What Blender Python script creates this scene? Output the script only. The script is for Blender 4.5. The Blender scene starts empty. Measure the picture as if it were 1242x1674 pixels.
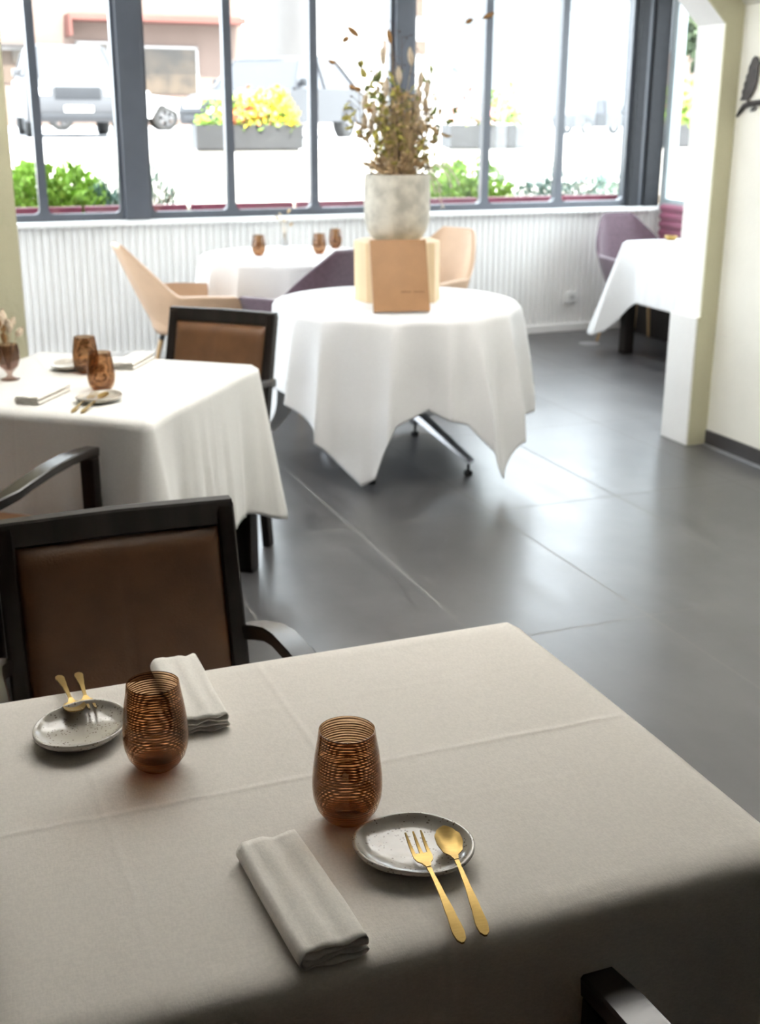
import bpy, bmesh, math, random
from mathutils import Vector, Matrix
from mathutils import noise as mnoise
sc = bpy.context.scene
C = sc.collection
PI = math.pi
random.seed(7)

# ---------------------------------------------------------------- camera, sky, sun, exposure
yaw, pitch, roll = 0.376228, 0.319435, 0.0038
CAM = Vector((0, 0, 1.6))
fwd = Vector((math.sin(yaw)*math.cos(pitch), math.cos(yaw)*math.cos(pitch), -math.sin(pitch)))
rt = Vector((math.cos(yaw), -math.sin(yaw), 0)); up = rt.cross(fwd)
rr = rt*math.cos(roll) + up*math.sin(roll); uu = -rt*math.sin(roll) + up*math.cos(roll)
cd = bpy.data.cameras.new('camera'); cam = bpy.data.objects.new('camera', cd); C.objects.link(cam)
m = Matrix((rr, uu, -fwd)).transposed().to_4x4(); m.translation = CAM
cam.matrix_world = m
cd.sensor_fit = 'VERTICAL'; cd.sensor_height = 36; cd.sensor_width = 24
cd.lens = 1968.0/1674*36
cd.clip_start = .05; cd.clip_end = 900
cd.dof.use_dof = True; cd.dof.focus_distance = 1.42; cd.dof.aperture_fstop = 8.0
sc.camera = cam

w = bpy.data.worlds.new('sky'); sc.world = w; w.use_nodes = True
bg = w.node_tree.nodes['Background']
bg.inputs[0].default_value = (0.86, 0.93, 1.0, 1); bg.inputs[1].default_value = 9.0
sun = bpy.data.lights.new('sun', 'SUN'); sun.energy = 24; sun.angle = .01; sun.color = (1, .95, .88)
so = bpy.data.objects.new('sun', sun); C.objects.link(so)
so.rotation_euler = Vector((-.10, .75, -1.0)).to_track_quat('-Z', 'Y').to_euler(); so.location = (0, -6, 12)
sc.view_settings.view_transform = 'Standard'; sc.view_settings.look = 'None'
sc.view_settings.gamma = 1; sc.view_settings.use_curve_mapping = False
sc.view_settings.exposure = .42
def portal(name, x, y, z, sx, sz, rot):
    l = bpy.data.lights.new(name, 'AREA'); l.shape = 'RECTANGLE'; l.size = sx; l.size_y = sz
    l.cycles.is_portal = True
    o = bpy.data.objects.new(name, l); C.objects.link(o); o.location = (x, y, z); o.rotation_euler = rot
portal('window_daylight', 1.5, 8.28, 1.8, 8.2, 1.9, (-PI/2, 0, 0))
portal('window_daylight', 5.75, 6.6, 1.8, 2.9, 1.9, (0, PI/2, 0))
portal('window_daylight', -2.75, 6.7, 1.65, 2.9, 1.7, (0, -PI/2, 0))

# ---------------------------------------------------------------- materials
def nodes(name):
    mt = bpy.data.materials.new(name); mt.use_nodes = True
    nt = mt.node_tree; return mt, nt, nt.nodes['Principled BSDF']
def sock(nt, val, inp):
    if hasattr(val, 'is_output') or isinstance(val, bpy.types.NodeSocket): nt.links.new(val, inp)
    else: inp.default_value = val
def M_(nt, op, a, b=0.0, c=None, clamp=False):
    n = nt.nodes.new('ShaderNodeMath'); n.operation = op; n.use_clamp = clamp
    sock(nt, a, n.inputs[0]); sock(nt, b, n.inputs[1])
    if c is not None: sock(nt, c, n.inputs[2])
    return n.outputs[0]
def noise(nt, scale, detail=3, vec=None, rough=.5, stretch=None):
    tc = nt.nodes.new('ShaderNodeTexCoord'); n = nt.nodes.new('ShaderNodeTexNoise')
    n.inputs['Scale'].default_value = scale; n.inputs['Detail'].default_value = detail; n.inputs['Roughness'].default_value = rough
    v = vec or tc.outputs['Object']
    if stretch:
        mp = nt.nodes.new('ShaderNodeMapping'); mp.inputs['Scale'].default_value = stretch
        nt.links.new(v, mp.inputs[0]); v = mp.outputs[0]
    nt.links.new(v, n.inputs['Vector'])
    return n.outputs['Fac']
def mixc(nt, fac, a, b):
    n = nt.nodes.new('ShaderNodeMix'); n.data_type = 'RGBA'
    sock(nt, fac, n.inputs[0])
    for v, i in ((a, 6), (b, 7)):
        if isinstance(v, tuple): n.inputs[i].default_value = (*v[:3], 1)
        else: nt.links.new(v, n.inputs[i])
    return n.outputs[2]
def ramp(nt, fac, a, b):
    n = nt.nodes.new('ShaderNodeMapRange'); n.interpolation_type = 'SMOOTHSTEP'
    sock(nt, fac, n.inputs[0]); n.inputs[1].default_value = a; n.inputs[2].default_value = b
    return n.outputs[0]
def bump(nt, bs, h, dist=.001, strength=1.0):
    n = nt.nodes.new('ShaderNodeBump'); n.inputs['Distance'].default_value = dist; n.inputs['Strength'].default_value = strength
    nt.links.new(h, n.inputs['Height']); nt.links.new(n.outputs[0], bs.inputs['Normal'])
def mat(name, col, rough=.5, metal=0, var=0.0, scale=20, bmp=0.0, bscale=None, stretch=None, spec=.5, sheen=0, emit=0, sss=0):
    mt, nt, bs = nodes(name)
    bs.inputs['Base Color'].default_value = (*col, 1); bs.inputs['Roughness'].default_value = rough
    bs.inputs['Metallic'].default_value = metal; bs.inputs['Specular IOR Level'].default_value = spec
    if sheen: bs.inputs['Sheen Weight'].default_value = sheen
    if var:
        f = noise(nt, scale, 4, stretch=stretch)
        nt.links.new(mixc(nt, ramp(nt, f, .3, .7), tuple(c*(1-var) for c in col), tuple(min(1, c*(1+var)) for c in col)), bs.inputs['Base Color'])
    if bmp: bump(nt, bs, noise(nt, bscale or scale*3, 4, stretch=stretch), bmp)
    return mt

white_wall = mat('white_plaster', (.88, .875, .86), .7, var=.03, scale=3, bmp=.0015, bscale=40)
cream_wall = mat('cream_plaster', (.88, .865, .79), .75, var=.03, scale=3, bmp=.002, bscale=45)
olive_wall = mat('olive_plaster', (.56, .535, .37), .75, var=.03, scale=3, bmp=.002, bscale=45)
ceil_mat = mat('ceiling_plaster', (.72, .71, .64), .8, var=.02, scale=3)
panel_mat = mat('white_panel_paint', (.86, .85, .83), .45, var=.03, scale=4)
sill_mat = mat('white_sill_paint', (.85, .85, .83), .35, var=.02, scale=5)
frame_mat = mat('anthracite_frame', (.075, .083, .10), .38, var=.06, scale=6)
frame_lt = mat('pale_grey_frame', (.45, .52, .54), .4, var=.05, scale=6)
base_mat = mat('dark_baseboard', (.055, .05, .05), .4, var=.1, scale=10)
alu = mat('aluminium_strip', (.55, .55, .57), .35, metal=.9, var=.05)
dark_wood = mat('dark_stained_wood', (.014, .010, .008), .42, var=.35, scale=30, stretch=(1, 1, .12), bmp=.0004, spec=.28)
polished_wood = mat('polished_dark_wood', (.016, .011, .009), .27, var=.3, scale=30, stretch=(1, 1, .12), spec=.9)
leather = mat('brown_leather', (.135, .062, .026), .45, var=.12, scale=14, bmp=.0007, bscale=260)
light_wood = mat('oak_wood', (.50, .33, .17), .5, var=.15, scale=12, stretch=(1, 1, .1))
block_wood = mat('pale_wood_block', (.66, .49, .29), .6, var=.14, scale=9, stretch=(1, 1, .15), bmp=.001)
tan_fab = mat('tan_leatherette', (.56, .38, .25), .55, var=.05, scale=8, bmp=.0005, bscale=200)
plum_fab = mat('plum_felt', (.095, .055, .075), .8, var=.15, scale=40, bmp=.001, bscale=200, sheen=.3)
burg = mat('burgundy_velvet', (.20, .025, .075), .6, var=.12, scale=10, sheen=.4)
burg_paint = mat('burgundy_paint', (.15, .02, .045), .5, var=.1, scale=8)
chrome = mat('chrome', (.75, .76, .78), .16, metal=1, var=.03)
rubber = mat('black_rubber', (.015, .015, .015), .6, var=.1)
gold = mat('brushed_gold', (.37, .25, .085), .38, metal=1, var=.08, scale=60, stretch=(1, 6, 1))
menu_mat = mat('tan_menu_cover', (.36, .19, .085), .6, var=.06, scale=12, bmp=.0004, bscale=300)
menu_dark = mat('embossed_text', (.17, .08, .035), .7, var=.1)
pot_mat = mat('rough_concrete', (.50, .47, .40), .85, var=.22, scale=14, bmp=.004, bscale=30)
soil_mat = mat('straw_soil', (.22, .13, .07), .95, var=.3, scale=40, bmp=.004)
straw = mat('dried_straw', (.50, .36, .20), .85, var=.25, scale=30)
tail_mat = mat('brown_bunny_tail', (.30, .16, .06), .95, var=.3, scale=120)
pale_tail = mat('pale_bunny_tail', (.58, .48, .36), .95, var=.2, scale=120)
leaf_y = mat('olive_leaf', (.38, .34, .07), .7, var=.25, scale=30)
leaf_g = mat('green_leaf', (.20, .24, .07), .7, var=.3, scale=30)
twig_mat = mat('dark_twig', (.07, .04, .03), .8, var=.3, scale=30)
feather = mat('pale_feather_grass', (.66, .60, .50), .9, var=.15, scale=60)
plastic = mat('white_plastic', (.82, .82, .80), .35, var=.02)
iron = mat('dark_wrought_iron', (.055, .047, .047), .6, var=.25, scale=30, bmp=.001)
asphalt = mat('pale_asphalt', (.36, .36, .37), .9, var=.12, scale=3)
render_w = mat('white_render', (.74, .73, .70), .85, var=.04, scale=2)
earth = mat('garden_soil', (.16, .12, .08), .95, var=.3, scale=12, bmp=.01)
stucco_p = mat('peach_facade', (.12, .085, .07), .85, var=.05, scale=1)
stucco_w = mat('white_facade', (.30, .29, .28), .85, var=.03, scale=1)
awn_m = mat('salmon_awning', (.10, .032, .024), .8, var=.06)
shop_dark = mat('shop_window', (.035, .024, .014), .3, var=.5, scale=1.5)
shut_m = mat('peach_shutter', (.055, .036, .024), .7, var=.1)
roof_m = mat('grey_roof', (.045, .04, .038), .8, var=.15)
car_silver = mat('silver_car_paint', (.045, .046, .05), .3, metal=.0, var=.03, scale=3)
car_white = mat('white_car_paint', (.80, .80, .80), .25, var=.02, scale=3)
car_grey = mat('grey_car_paint', (.014, .015, .018), .4, metal=0, var=.06, scale=3)
car_glass = mat('car_glass', (.022, .024, .03), .3, var=.1)
tyre = mat('tyre_rubber', (.01, .01, .01), .8, var=.1)
rim_m = mat('alloy_rim', (.06, .06, .062), .4, metal=.0, var=.05)
lamp_m = mat('headlight_glass', (.7, .72, .75), .12, var=.05)
trough = mat('grey_planter', (.028, .029, .032), .6, var=.15, scale=8)
shrub_y = mat('bright_green_foliage', (.20, .34, .04), .8, var=.35, scale=9)
shrub_b = mat('blue_green_foliage', (.10, .17, .14), .85, var=.35, scale=9)
fl_y = mat('yellow_petals', (.75, .55, .03), .8, var=.15)
fl_o = mat('orange_petals', (.65, .20, .05), .8, var=.2)
fl_p = mat('pink_petals', (.60, .22, .20), .8, var=.2)
hill_m = mat('hazy_hillside', (.055, .062, .068), .95, var=.12, scale=.02)
tree_m = mat('street_tree_leaves', (.045, .065, .03), .85, var=.3, scale=2)

def cloth_mat(name, col, creases_x=(), creases_y=()):
    mt, nt, bs = nodes(name)
    bs.inputs['Roughness'].default_value = .82; bs.inputs['Specular IOR Level'].default_value = .25
    bs.inputs['Sheen Weight'].default_value = .15
    tc = nt.nodes.new('ShaderNodeTexCoord'); sp = nt.nodes.new('ShaderNodeSeparateXYZ')
    nt.links.new(tc.outputs['Object'], sp.inputs[0])
    f = noise(nt, 6, 4)
    wv = noise(nt, 420, 2, stretch=(1, .35, 1)); wv2 = noise(nt, 420, 2, stretch=(.35, 1, 1))
    weave = M_(nt, 'MULTIPLY', M_(nt, 'ADD', wv, wv2), .5)
    c1 = mixc(nt, f, tuple(c*.965 for c in col), col)
    nt.links.new(mixc(nt, ramp(nt, weave, .35, .65), c1, tuple(c*.90 for c in col)), bs.inputs['Base Color'])
    h = M_(nt, 'MULTIPLY', weave, .0006)
    wob = M_(nt, 'MULTIPLY', M_(nt, 'SUBTRACT', noise(nt, 4, 2), .5), .018)
    for ax, lst in ((0, creases_x), (1, creases_y)):
        for (p, wd, hh) in lst:
            d = M_(nt, 'DIVIDE', M_(nt, 'ADD', M_(nt, 'SUBTRACT', sp.outputs[ax], p), wob), wd)
            g = M_(nt, 'POWER', 2.71828, M_(nt, 'MULTIPLY', M_(nt, 'MULTIPLY', d, d), -1.0))
            h = M_(nt, 'ADD', h, M_(nt, 'MULTIPLY', g, hh))
    h = M_(nt, 'ADD', h, M_(nt, 'MULTIPLY', noise(nt, 9, 3), .004))
    bump(nt, bs, h, 1.0, .55)
    return mt
cloth_cream = cloth_mat('cream_linen', (.845, .795, .73), ((.0, .006, .0016), (-.30, .006, .0008)), ((.0, .006, .002), (-.12, .007, .0006), (.2, .008, .0006)))
cloth_mid = cloth_mat('ivory_linen', (.80, .79, .755), ((.0, .006, .0012),), ((.0, .006, .0012),))
cloth_white = cloth_mat('white_linen', (.82, .82, .82))
napkin_mat = cloth_mat('white_napkin_cotton', (.93, .89, .82))

def plate_mat():
    mt, nt, bs = nodes('speckled_stoneware')
    bs.inputs['Roughness'].default_value = .17; bs.inputs['Coat Weight'].default_value = .5; bs.inputs['Coat Roughness'].default_value = .08
    tc = nt.nodes.new('ShaderNodeTexCoord')
    v = nt.nodes.new('ShaderNodeTexVoronoi'); v.inputs['Scale'].default_value = 210
    nt.links.new(tc.outputs['Object'], v.inputs['Vector'])
    d = M_(nt, 'LESS_THAN', v.outputs['Distance'], .26)
    sel = M_(nt, 'GREATER_THAN', noise(nt, 75, 2), .50)
    base = mixc(nt, noise(nt, 14, 3), (.44, .405, .345), (.55, .515, .45))
    nt.links.new(mixc(nt, M_(nt, 'MULTIPLY', M_(nt, 'MULTIPLY', d, sel), .8), base, (.10, .065, .04)), bs.inputs['Base Color'])
    bump(nt, bs, noise(nt, 22, 2), .003)
    return mt
plate_m = plate_mat()

def glassy(name, tint, gloss=.07, rough=.02, stripes=None):
    """thin coloured glass: tinted transparency plus a Fresnel reflection; optional darker spun threads"""
    mt = bpy.data.materials.new(name); mt.use_nodes = True; nt = mt.node_tree; nt.nodes.clear()
    out = nt.nodes.new('ShaderNodeOutputMaterial'); tr = nt.nodes.new('ShaderNodeBsdfTransparent')
    gl = nt.nodes.new('ShaderNodeBsdfGlossy'); gl.inputs['Roughness'].default_value = rough
    lw = nt.nodes.new('ShaderNodeLayerWeight'); lw.inputs['Blend'].default_value = .5
    fr = M_(nt, 'ADD', M_(nt, 'MULTIPLY', M_(nt, 'POWER', lw.outputs['Facing'], 5.0), .75), .035)
    mx = nt.nodes.new('ShaderNodeMixShader')
    tr.inputs[0].default_value = (*tint, 1)
    if stripes:
        tc = nt.nodes.new('ShaderNodeTexCoord'); sp = nt.nodes.new('ShaderNodeSeparateXYZ'); nt.links.new(tc.outputs['Object'], sp.inputs[0])
        z = M_(nt, 'ADD', sp.outputs[2], M_(nt, 'MULTIPLY', noise(nt, 14, 2, stretch=(1, 1, 3)), .006))
        s = M_(nt, 'SINE', M_(nt, 'MULTIPLY', z, 2*PI/.0037))
        a = ramp(nt, s, -.25, .35)
        amt = M_(nt, 'MULTIPLY', a, ramp(nt, noise(nt, 40, 2, stretch=(.3, .3, 8)), .2, .5))
        df = nt.nodes.new('ShaderNodeBsdfDiffuse'); df.inputs[0].default_value = (*stripes[1], 1)
        nt.links.new(mixc(nt, amt, tint, stripes[0]), tr.inputs[0])
        m2 = nt.nodes.new('ShaderNodeMixShader'); nt.links.new(M_(nt, 'MULTIPLY', amt, .35), m2.inputs[0])
        nt.links.new(tr.outputs[0], m2.inputs[1]); nt.links.new(df.outputs[0], m2.inputs[2]); body = m2.outputs[0]
    else: body = tr.outputs[0]
    nt.links.new(fr, mx.inputs[0]); nt.links.new(body, mx.inputs[1]); nt.links.new(gl.outputs[0], mx.inputs[2])
    nt.links.new(mx.outputs[0], out.inputs[0])
    return mt
amber = glassy('amber_glass', (.93, .80, .66), stripes=((.44, .26, .145), (.13, .055, .02)))
amber_base = glassy('amber_glass_base', (.56, .33, .16), rough=.05)
pane_m = glassy('window_glass', (.97, .985, .98))
smoke = glassy('smoky_glass', (.72, .62, .58))
clear = glassy('clear_glass', (.9, .9, .9))

def opal_mat(name, T):
    mt = bpy.data.materials.new(name); mt.use_nodes = True; nt = mt.node_tree; nt.nodes.clear()
    out = nt.nodes.new('ShaderNodeOutputMaterial'); tr = nt.nodes.new('ShaderNodeBsdfTranslucent'); df = nt.nodes.new('ShaderNodeBsdfDiffuse')
    tr.inputs[0].default_value = (T, .975*T, .94*T, 1); df.inputs[0].default_value = (.8, .8, .8, 1)
    mx = nt.nodes.new('ShaderNodeMixShader'); mx.inputs[0].default_value = .5
    nt.links.new(tr.outputs[0], mx.inputs[2]); nt.links.new(df.outputs[0], mx.inputs[1]); nt.links.new(mx.outputs[0], out.inputs[0])
    return mt
opal = opal_mat('opal_roof_glazing', .36); opal_added = opal_mat('added_skylight_glazing', .97)  # the second, clearer opal serves the added dining room skylight
def floor_mat():
    mt, nt, bs = nodes('slate_floor_tile')
    tc = nt.nodes.new('ShaderNodeTexCoord'); sp = nt.nodes.new('ShaderNodeSeparateXYZ'); nt.links.new(tc.outputs['Object'], sp.inputs[0])
    def line(s, off, per, wd):
        a = M_(nt, 'DIVIDE', M_(nt, 'SUBTRACT', s, off-40*per), per)
        fr = M_(nt, 'ABSOLUTE', M_(nt, 'SUBTRACT', M_(nt, 'FRACT', a), .5))
        return M_(nt, 'GREATER_THAN', fr, .5-wd/per), M_(nt, 'FLOOR', a)
    lx, ix = line(sp.outputs[0], 1.597, .62, .0035)
    ly, iy = line(sp.outputs[1], 3.145, 1.195, .0035)
    g = M_(nt, 'MAXIMUM', lx, ly)
    cx = nt.nodes.new('ShaderNodeCombineXYZ'); nt.links.new(ix, cx.inputs[0]); nt.links.new(iy, cx.inputs[1])
    wn = nt.nodes.new('ShaderNodeTexWhiteNoise'); nt.links.new(cx.outputs[0], wn.inputs['Vector'])
    f = noise(nt, 2.2, 6, rough=.6); f2 = noise(nt, 9, 4, stretch=(1, .25, 1))
    c = mixc(nt, ramp(nt, M_(nt, 'ADD', M_(nt, 'MULTIPLY', f, .6), M_(nt, 'MULTIPLY', f2, .4)), .35, .65), (.052, .051, .054), (.092, .089, .092))
    c = mixc(nt, M_(nt, 'MULTIPLY', wn.outputs['Value'], .35), c, (.085, .080, .078))
    c = mixc(nt, g, c, (.19, .185, .18))
    nt.links.new(c, bs.inputs['Base Color'])
    r = M_(nt, 'ADD', M_(nt, 'MULTIPLY', f2, .14), .26)
    nt.links.new(M_(nt, 'ADD', r, M_(nt, 'MULTIPLY', g, .6)), bs.inputs['Roughness'])
    bs.inputs['Specular IOR Level'].default_value = .9
    h = M_(nt, 'SUBTRACT', M_(nt, 'MULTIPLY', noise(nt, 30, 4), .0006), M_(nt, 'MULTIPLY', g, .0015))
    bump(nt, bs, h, 1.0, .5)
    return mt
floor_m = floor_mat()

# ---------------------------------------------------------------- mesh helpers
def new(): return bmesh.new()
def box(bm, x0, x1, y0, y1, z0, z1, bev=0, mtx=None):
    r = bmesh.ops.create_cube(bm, size=1)
    vs = r['verts']
    for v in vs:
        v.co = Vector((x0+(v.co.x+.5)*(x1-x0), y0+(v.co.y+.5)*(y1-y0), z0+(v.co.z+.5)*(z1-z0)))
        if mtx: v.co = mtx @ v.co
    if bev:
        es = list({e for v in vs for e in v.link_edges})
        bmesh.ops.bevel(bm, geom=es, offset=bev, segments=2, affect='EDGES', profile=.6)
    return bm
def lathe(bm, prof, n=32, c=(0, 0), sx=1, sy=1, cap=False):
    rings = []
    for r, z in prof:
        if r < 1e-6: rings.append([bm.verts.new((c[0], c[1], z))])
        else: rings.append([bm.verts.new((c[0]+r*sx*math.cos(2*PI*i/n), c[1]+r*sy*math.sin(2*PI*i/n), z)) for i in range(n)])
    for a, b in zip(rings, rings[1:]):
        for i in range(n):
            j = (i+1) % n
            if len(a) == 1 and len(b) == 1: continue
            if len(a) == 1: bm.faces.new((a[0], b[j], b[i]))
            elif len(b) == 1: bm.faces.new((a[i], a[j], b[0]))
            else: bm.faces.new((a[i], a[j], b[j], b[i]))
    if cap:
        for rg, fl in ((rings[0], True), (rings[-1], False)):
            if len(rg) > 1: bm.faces.new(rg[::-1] if fl else rg)
    return bm
def frames(pts):
    out = []
    pts = [Vector(p) for p in pts]
    for i, p in enumerate(pts):
        t = (pts[min(i+1, len(pts)-1)]-pts[max(i-1, 0)]).normalized()
        a = Vector((0, 0, 1)) if abs(t.z) < .95 else Vector((0, 1, 0))
        s = t.cross(a).normalized(); u = s.cross(t).normalized()
        out.append((p, t, s, u))
    return out
def tube(bm, pts, rad, n=8):
    fr = frames(pts); rings = []
    for k, (p, t, s, u) in enumerate(fr):
        r = rad[k] if isinstance(rad, (list, tuple)) else rad
        rings.append([bm.verts.new(p + s*r*math.cos(2*PI*i/n) + u*r*math.sin(2*PI*i/n)) for i in range(n)])
    for a, b in zip(rings, rings[1:]):
        for i in range(n): bm.faces.new((a[i], a[(i+1) % n], b[(i+1) % n], b[i]))
    bm.faces.new(rings[0][::-1]); bm.faces.new(rings[-1])
    return bm
def beam(bm, pts, wd, ht, bev=.002):
    """rectangular section swept along a path; wd sideways, ht upwards (numbers or lists)"""
    fr = frames(pts); rings = []
    for k, (p, t, s, u) in enumerate(fr):
        a = (wd[k] if isinstance(wd, (list, tuple)) else wd)/2; b = (ht[k] if isinstance(ht, (list, tuple)) else ht)/2; c = min(a, b)*.25
        rings.append([bm.verts.new(p+s*x+u*y) for x, y in ((a-c, b), (a, b-c), (a, -b+c), (a-c, -b), (-a+c, -b), (-a, -b+c), (-a, b-c), (-a+c, b))])
    for a, b in zip(rings, rings[1:]):
        for i in range(8): bm.faces.new((a[i], a[(i+1) % 8], b[(i+1) % 8], b[i]))
    bm.faces.new(rings[0][::-1]); bm.faces.new(rings[-1])
    return bm
def grid(bm, nu, nv, f, closeu=False):
    g = [[bm.verts.new(f(i/(nu if closeu else nu-1), j/(nv-1))) for j in range(nv)] for i in range(nu)]
    for i in range(nu if closeu else nu-1):
        for j in range(nv-1):
            i2 = (i+1) % nu
            bm.faces.new((g[i][j], g[i2][j], g[i2][j+1], g[i][j+1]))
    return g
def prism(bm, outline, y0, y1, axis='y'):
    def P(a, b, d): return (a, d, b) if axis == 'y' else ((d, a, b) if axis == 'x' else (a, b, d))
    A = [bm.verts.new(P(a, b, y0)) for a, b in outline]; B = [bm.verts.new(P(a, b, y1)) for a, b in outline]
    n = len(A)
    bm.faces.new(A); bm.faces.new(B[::-1])
    for i in range(n): bm.faces.new((A[i], B[i], B[(i+1) % n], A[(i+1) % n]))
    return bm
def obj(name, bm, mt, parent=None, smooth=True, loc=None, solid=0, sub=0, off=-1, ang=40):
    bmesh.ops.recalc_face_normals(bm, faces=bm.faces)
    me = bpy.data.meshes.new(name); bm.to_mesh(me); bm.free()
    me.materials.append(mt)
    o = bpy.data.objects.new(name, me); C.objects.link(o)
    if parent: o.parent = parent
    if loc: o.location = loc
    if smooth:
        for p in me.polygons: p.use_smooth = True
        if ang: me.set_sharp_from_angle(angle=math.radians(ang))
    if solid:
        md = o.modifiers.new('thickness', 'SOLIDIFY'); md.thickness = solid; md.offset = off
    if sub:
        md = o.modifiers.new('smooth', 'SUBSURF'); md.levels = sub; md.render_levels = sub
    return o
def tag(o, label, cat, group=None, kind=None):
    o['label'] = label; o['category'] = cat
    if group: o['group'] = group
    if kind: o['kind'] = kind
    return o
def thing(name, label, cat, loc=(0, 0, 0), rz=0, group=None):
    o = bpy.data.objects.new(name, None); C.objects.link(o); o.location = loc; o.rotation_euler = (0, 0, rz)
    o.empty_display_size = .05
    return tag(o, label, cat, group)
def struct(name, bm, mt, label, cat, parent=None, smooth=False):
    o = obj(name, bm, mt, parent, smooth=smooth)
    if not parent: tag(o, label, cat, kind='structure')
    return o
def dup(root, loc, rz, label):
    def cp(o, par):
        c = o.copy(); C.objects.link(c)
        if par: c.parent = par
        for ch in list(o.children): cp(ch, c)
        return c
    kids = list(root.children)
    r = root.copy(); C.objects.link(r); r.location = loc; r.rotation_euler = (0, 0, rz); r['label'] = label
    for ch in kids: cp(ch, r)
    return r

def interp(tab, x, lin=False):
    for (a, p), (b, q) in zip(tab, tab[1:]):
        if a <= x <= b:
            s = (x-a)/(b-a) if b > a else 0; s = s if lin else s*s*(3-2*s); return p+(q-p)*s
    return tab[-1][1] if x > tab[-1][0] else tab[0][1]

# ---------------------------------------------------------------- the room shell
bm = new(); box(bm, -2.8, 5.9, -2.2, 8.3, -.12, 0); struct('floor', bm, floor_m, 'dark slate grey tiled floor', 'floor')
# end wall below the window with a fluted panel
bm = new(); box(bm, -2.8, 5.9, 8.175, 8.35, 0, .90); struct('wall_window', bm, white_wall, 'low white wall under the window front', 'wall')
bm = new()
per = .047; x = -2.7; pts = []
while x < 5.6:
    pts += [(x, 8.174), (x+.010, 8.174), (x+.016, 8.163), (x+.041, 8.163)]
    x += per
low = [bm.verts.new((a, b, .06)) for a, b in pts]; hi = [bm.verts.new((a, b, .895)) for a, b in pts]
for i in range(len(pts)-1): bm.faces.new((low[i], low[i+1], hi[i+1], hi[i]))
struct('trim_fluted_panel', bm, panel_mat, 'white vertically ribbed panelling under the window front', 'wall panelling')
bm = new(); box(bm, -2.7, 5.6, 8.14, 8.175, .0, .06, .006); struct('baseboard_window', bm, panel_mat, 'low white skirting under the ribbed panel', 'baseboard')
bm = new(); box(bm, -2.7, 5.48, 8.075, 8.36, .90, .93, .008); struct('trim_window_sill', bm, sill_mat, 'long white window sill above the ribbed panel', 'sill')

# window front: posts (structure), panes each with own frame
def window(name, x0, x1, z0, z1, y, thin, lab, nopen=False):
    f = new(); t = .028
    box(f, x0, x1, y-.03, y+.03, z0, z0+.045); box(f, x0, x1, y-.03, y+.03, z1-.05, z1)
    box(f, x0, x0+t, y-.03, y+.03, z0+.045, z1-.05); box(f, x1-t, x1, y-.03, y+.03, z0+.045, z1-.05)
    for (cx_, sx_) in ((x0+t, 1), (x1-t, -1)):
        prism(f, [(cx_, z0+.045), (cx_+sx_*.03, z0+.045), (cx_+sx_*.009, z0+.054), (cx_, z0+.075)], y-.029, y+.029)
    o = obj(name, f, frame_mat, smooth=False); tag(o, lab, 'window', kind='structure')
    p = new(); box(p, x0+t-.004, x1-t+.004, y-.004, y+.004, z0+.04, z1-.045); obj('pane', p, pane_m, o, smooth=False)
    return o
WZ0, WZ1 = .93, 2.5
edges = [(-2.62, -2.02), (-2.02, -1.39), (-1.39, -.78), (-.63, -.01), (-.01, .30), (.30, .911), (.911, 1.43), (1.585, 2.156), (2.156, 2.75), (2.75, 3.335), (3.47, 4.062), (4.062, 4.675), (4.675, 5.27)]
side = ['far left of the glazing', 'left glazing, second pane', 'left glazing, third pane', 'left glazing, fourth pane', 'narrow pane left of the olive pier', 'pane hidden mostly by the olive pier',
        'left of the thick post, before the silver car', 'right of the left thick post, before the white car', 'before the flower trough', 'before the dark car wheel, left of the bouquet',
        'right of the bouquet', 'before the second planter trough', 'beside the corner post at the right']
for i, (a, b) in enumerate(edges):
    window('window_%d' % (i+1), a, b, WZ0, WZ1, 8.24, .03, 'tall grey framed window ' + side[i], i)
def post(name, x0, x1, y0, y1, lab, mt=frame_mat):
    bm = new(); box(bm, x0, x1, y0, y1, WZ0, 2.6, .006)
    struct(name, bm, mt, lab, 'window post')
post('trim_post_1', 1.43, 1.585, 8.17, 8.31, 'thick anthracite window post at the left')
post('trim_post_2', 3.335, 3.47, 8.17, 8.31, 'thick anthracite window post behind the bouquet')
post('trim_post_3', -.78, -.63, 8.17, 8.31, 'thick anthracite window post beyond the olive pier')
bm = new(); box(bm, 5.27, 5.345, 8.15, 8.33, WZ0, 2.6, .006); box(bm, 5.385, 5.52, 8.13, 8.33, WZ0, 2.6, .006)
struct('trim_post_corner', bm, mat('charcoal_frame', (.032, .034, .038), .7, var=.06, spec=.15), 'broad double corner post of the glazing', 'window post')
bm = new(); box(bm, 5.343, 5.387, 8.16, 8.31, WZ0, 2.6, .004)
struct('trim_post_corner_strip', bm, frame_mat, 'lighter grey strip in the middle of the corner post', 'window post')
bm = new()
for a, b in ((1.43, 5.52),): pass
box(bm, -2.7, 5.52, 8.16, 8.32, 2.5, 2.8); struct('wall_window_head', bm, white_wall, 'strip of wall above the windows', 'wall')
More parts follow.
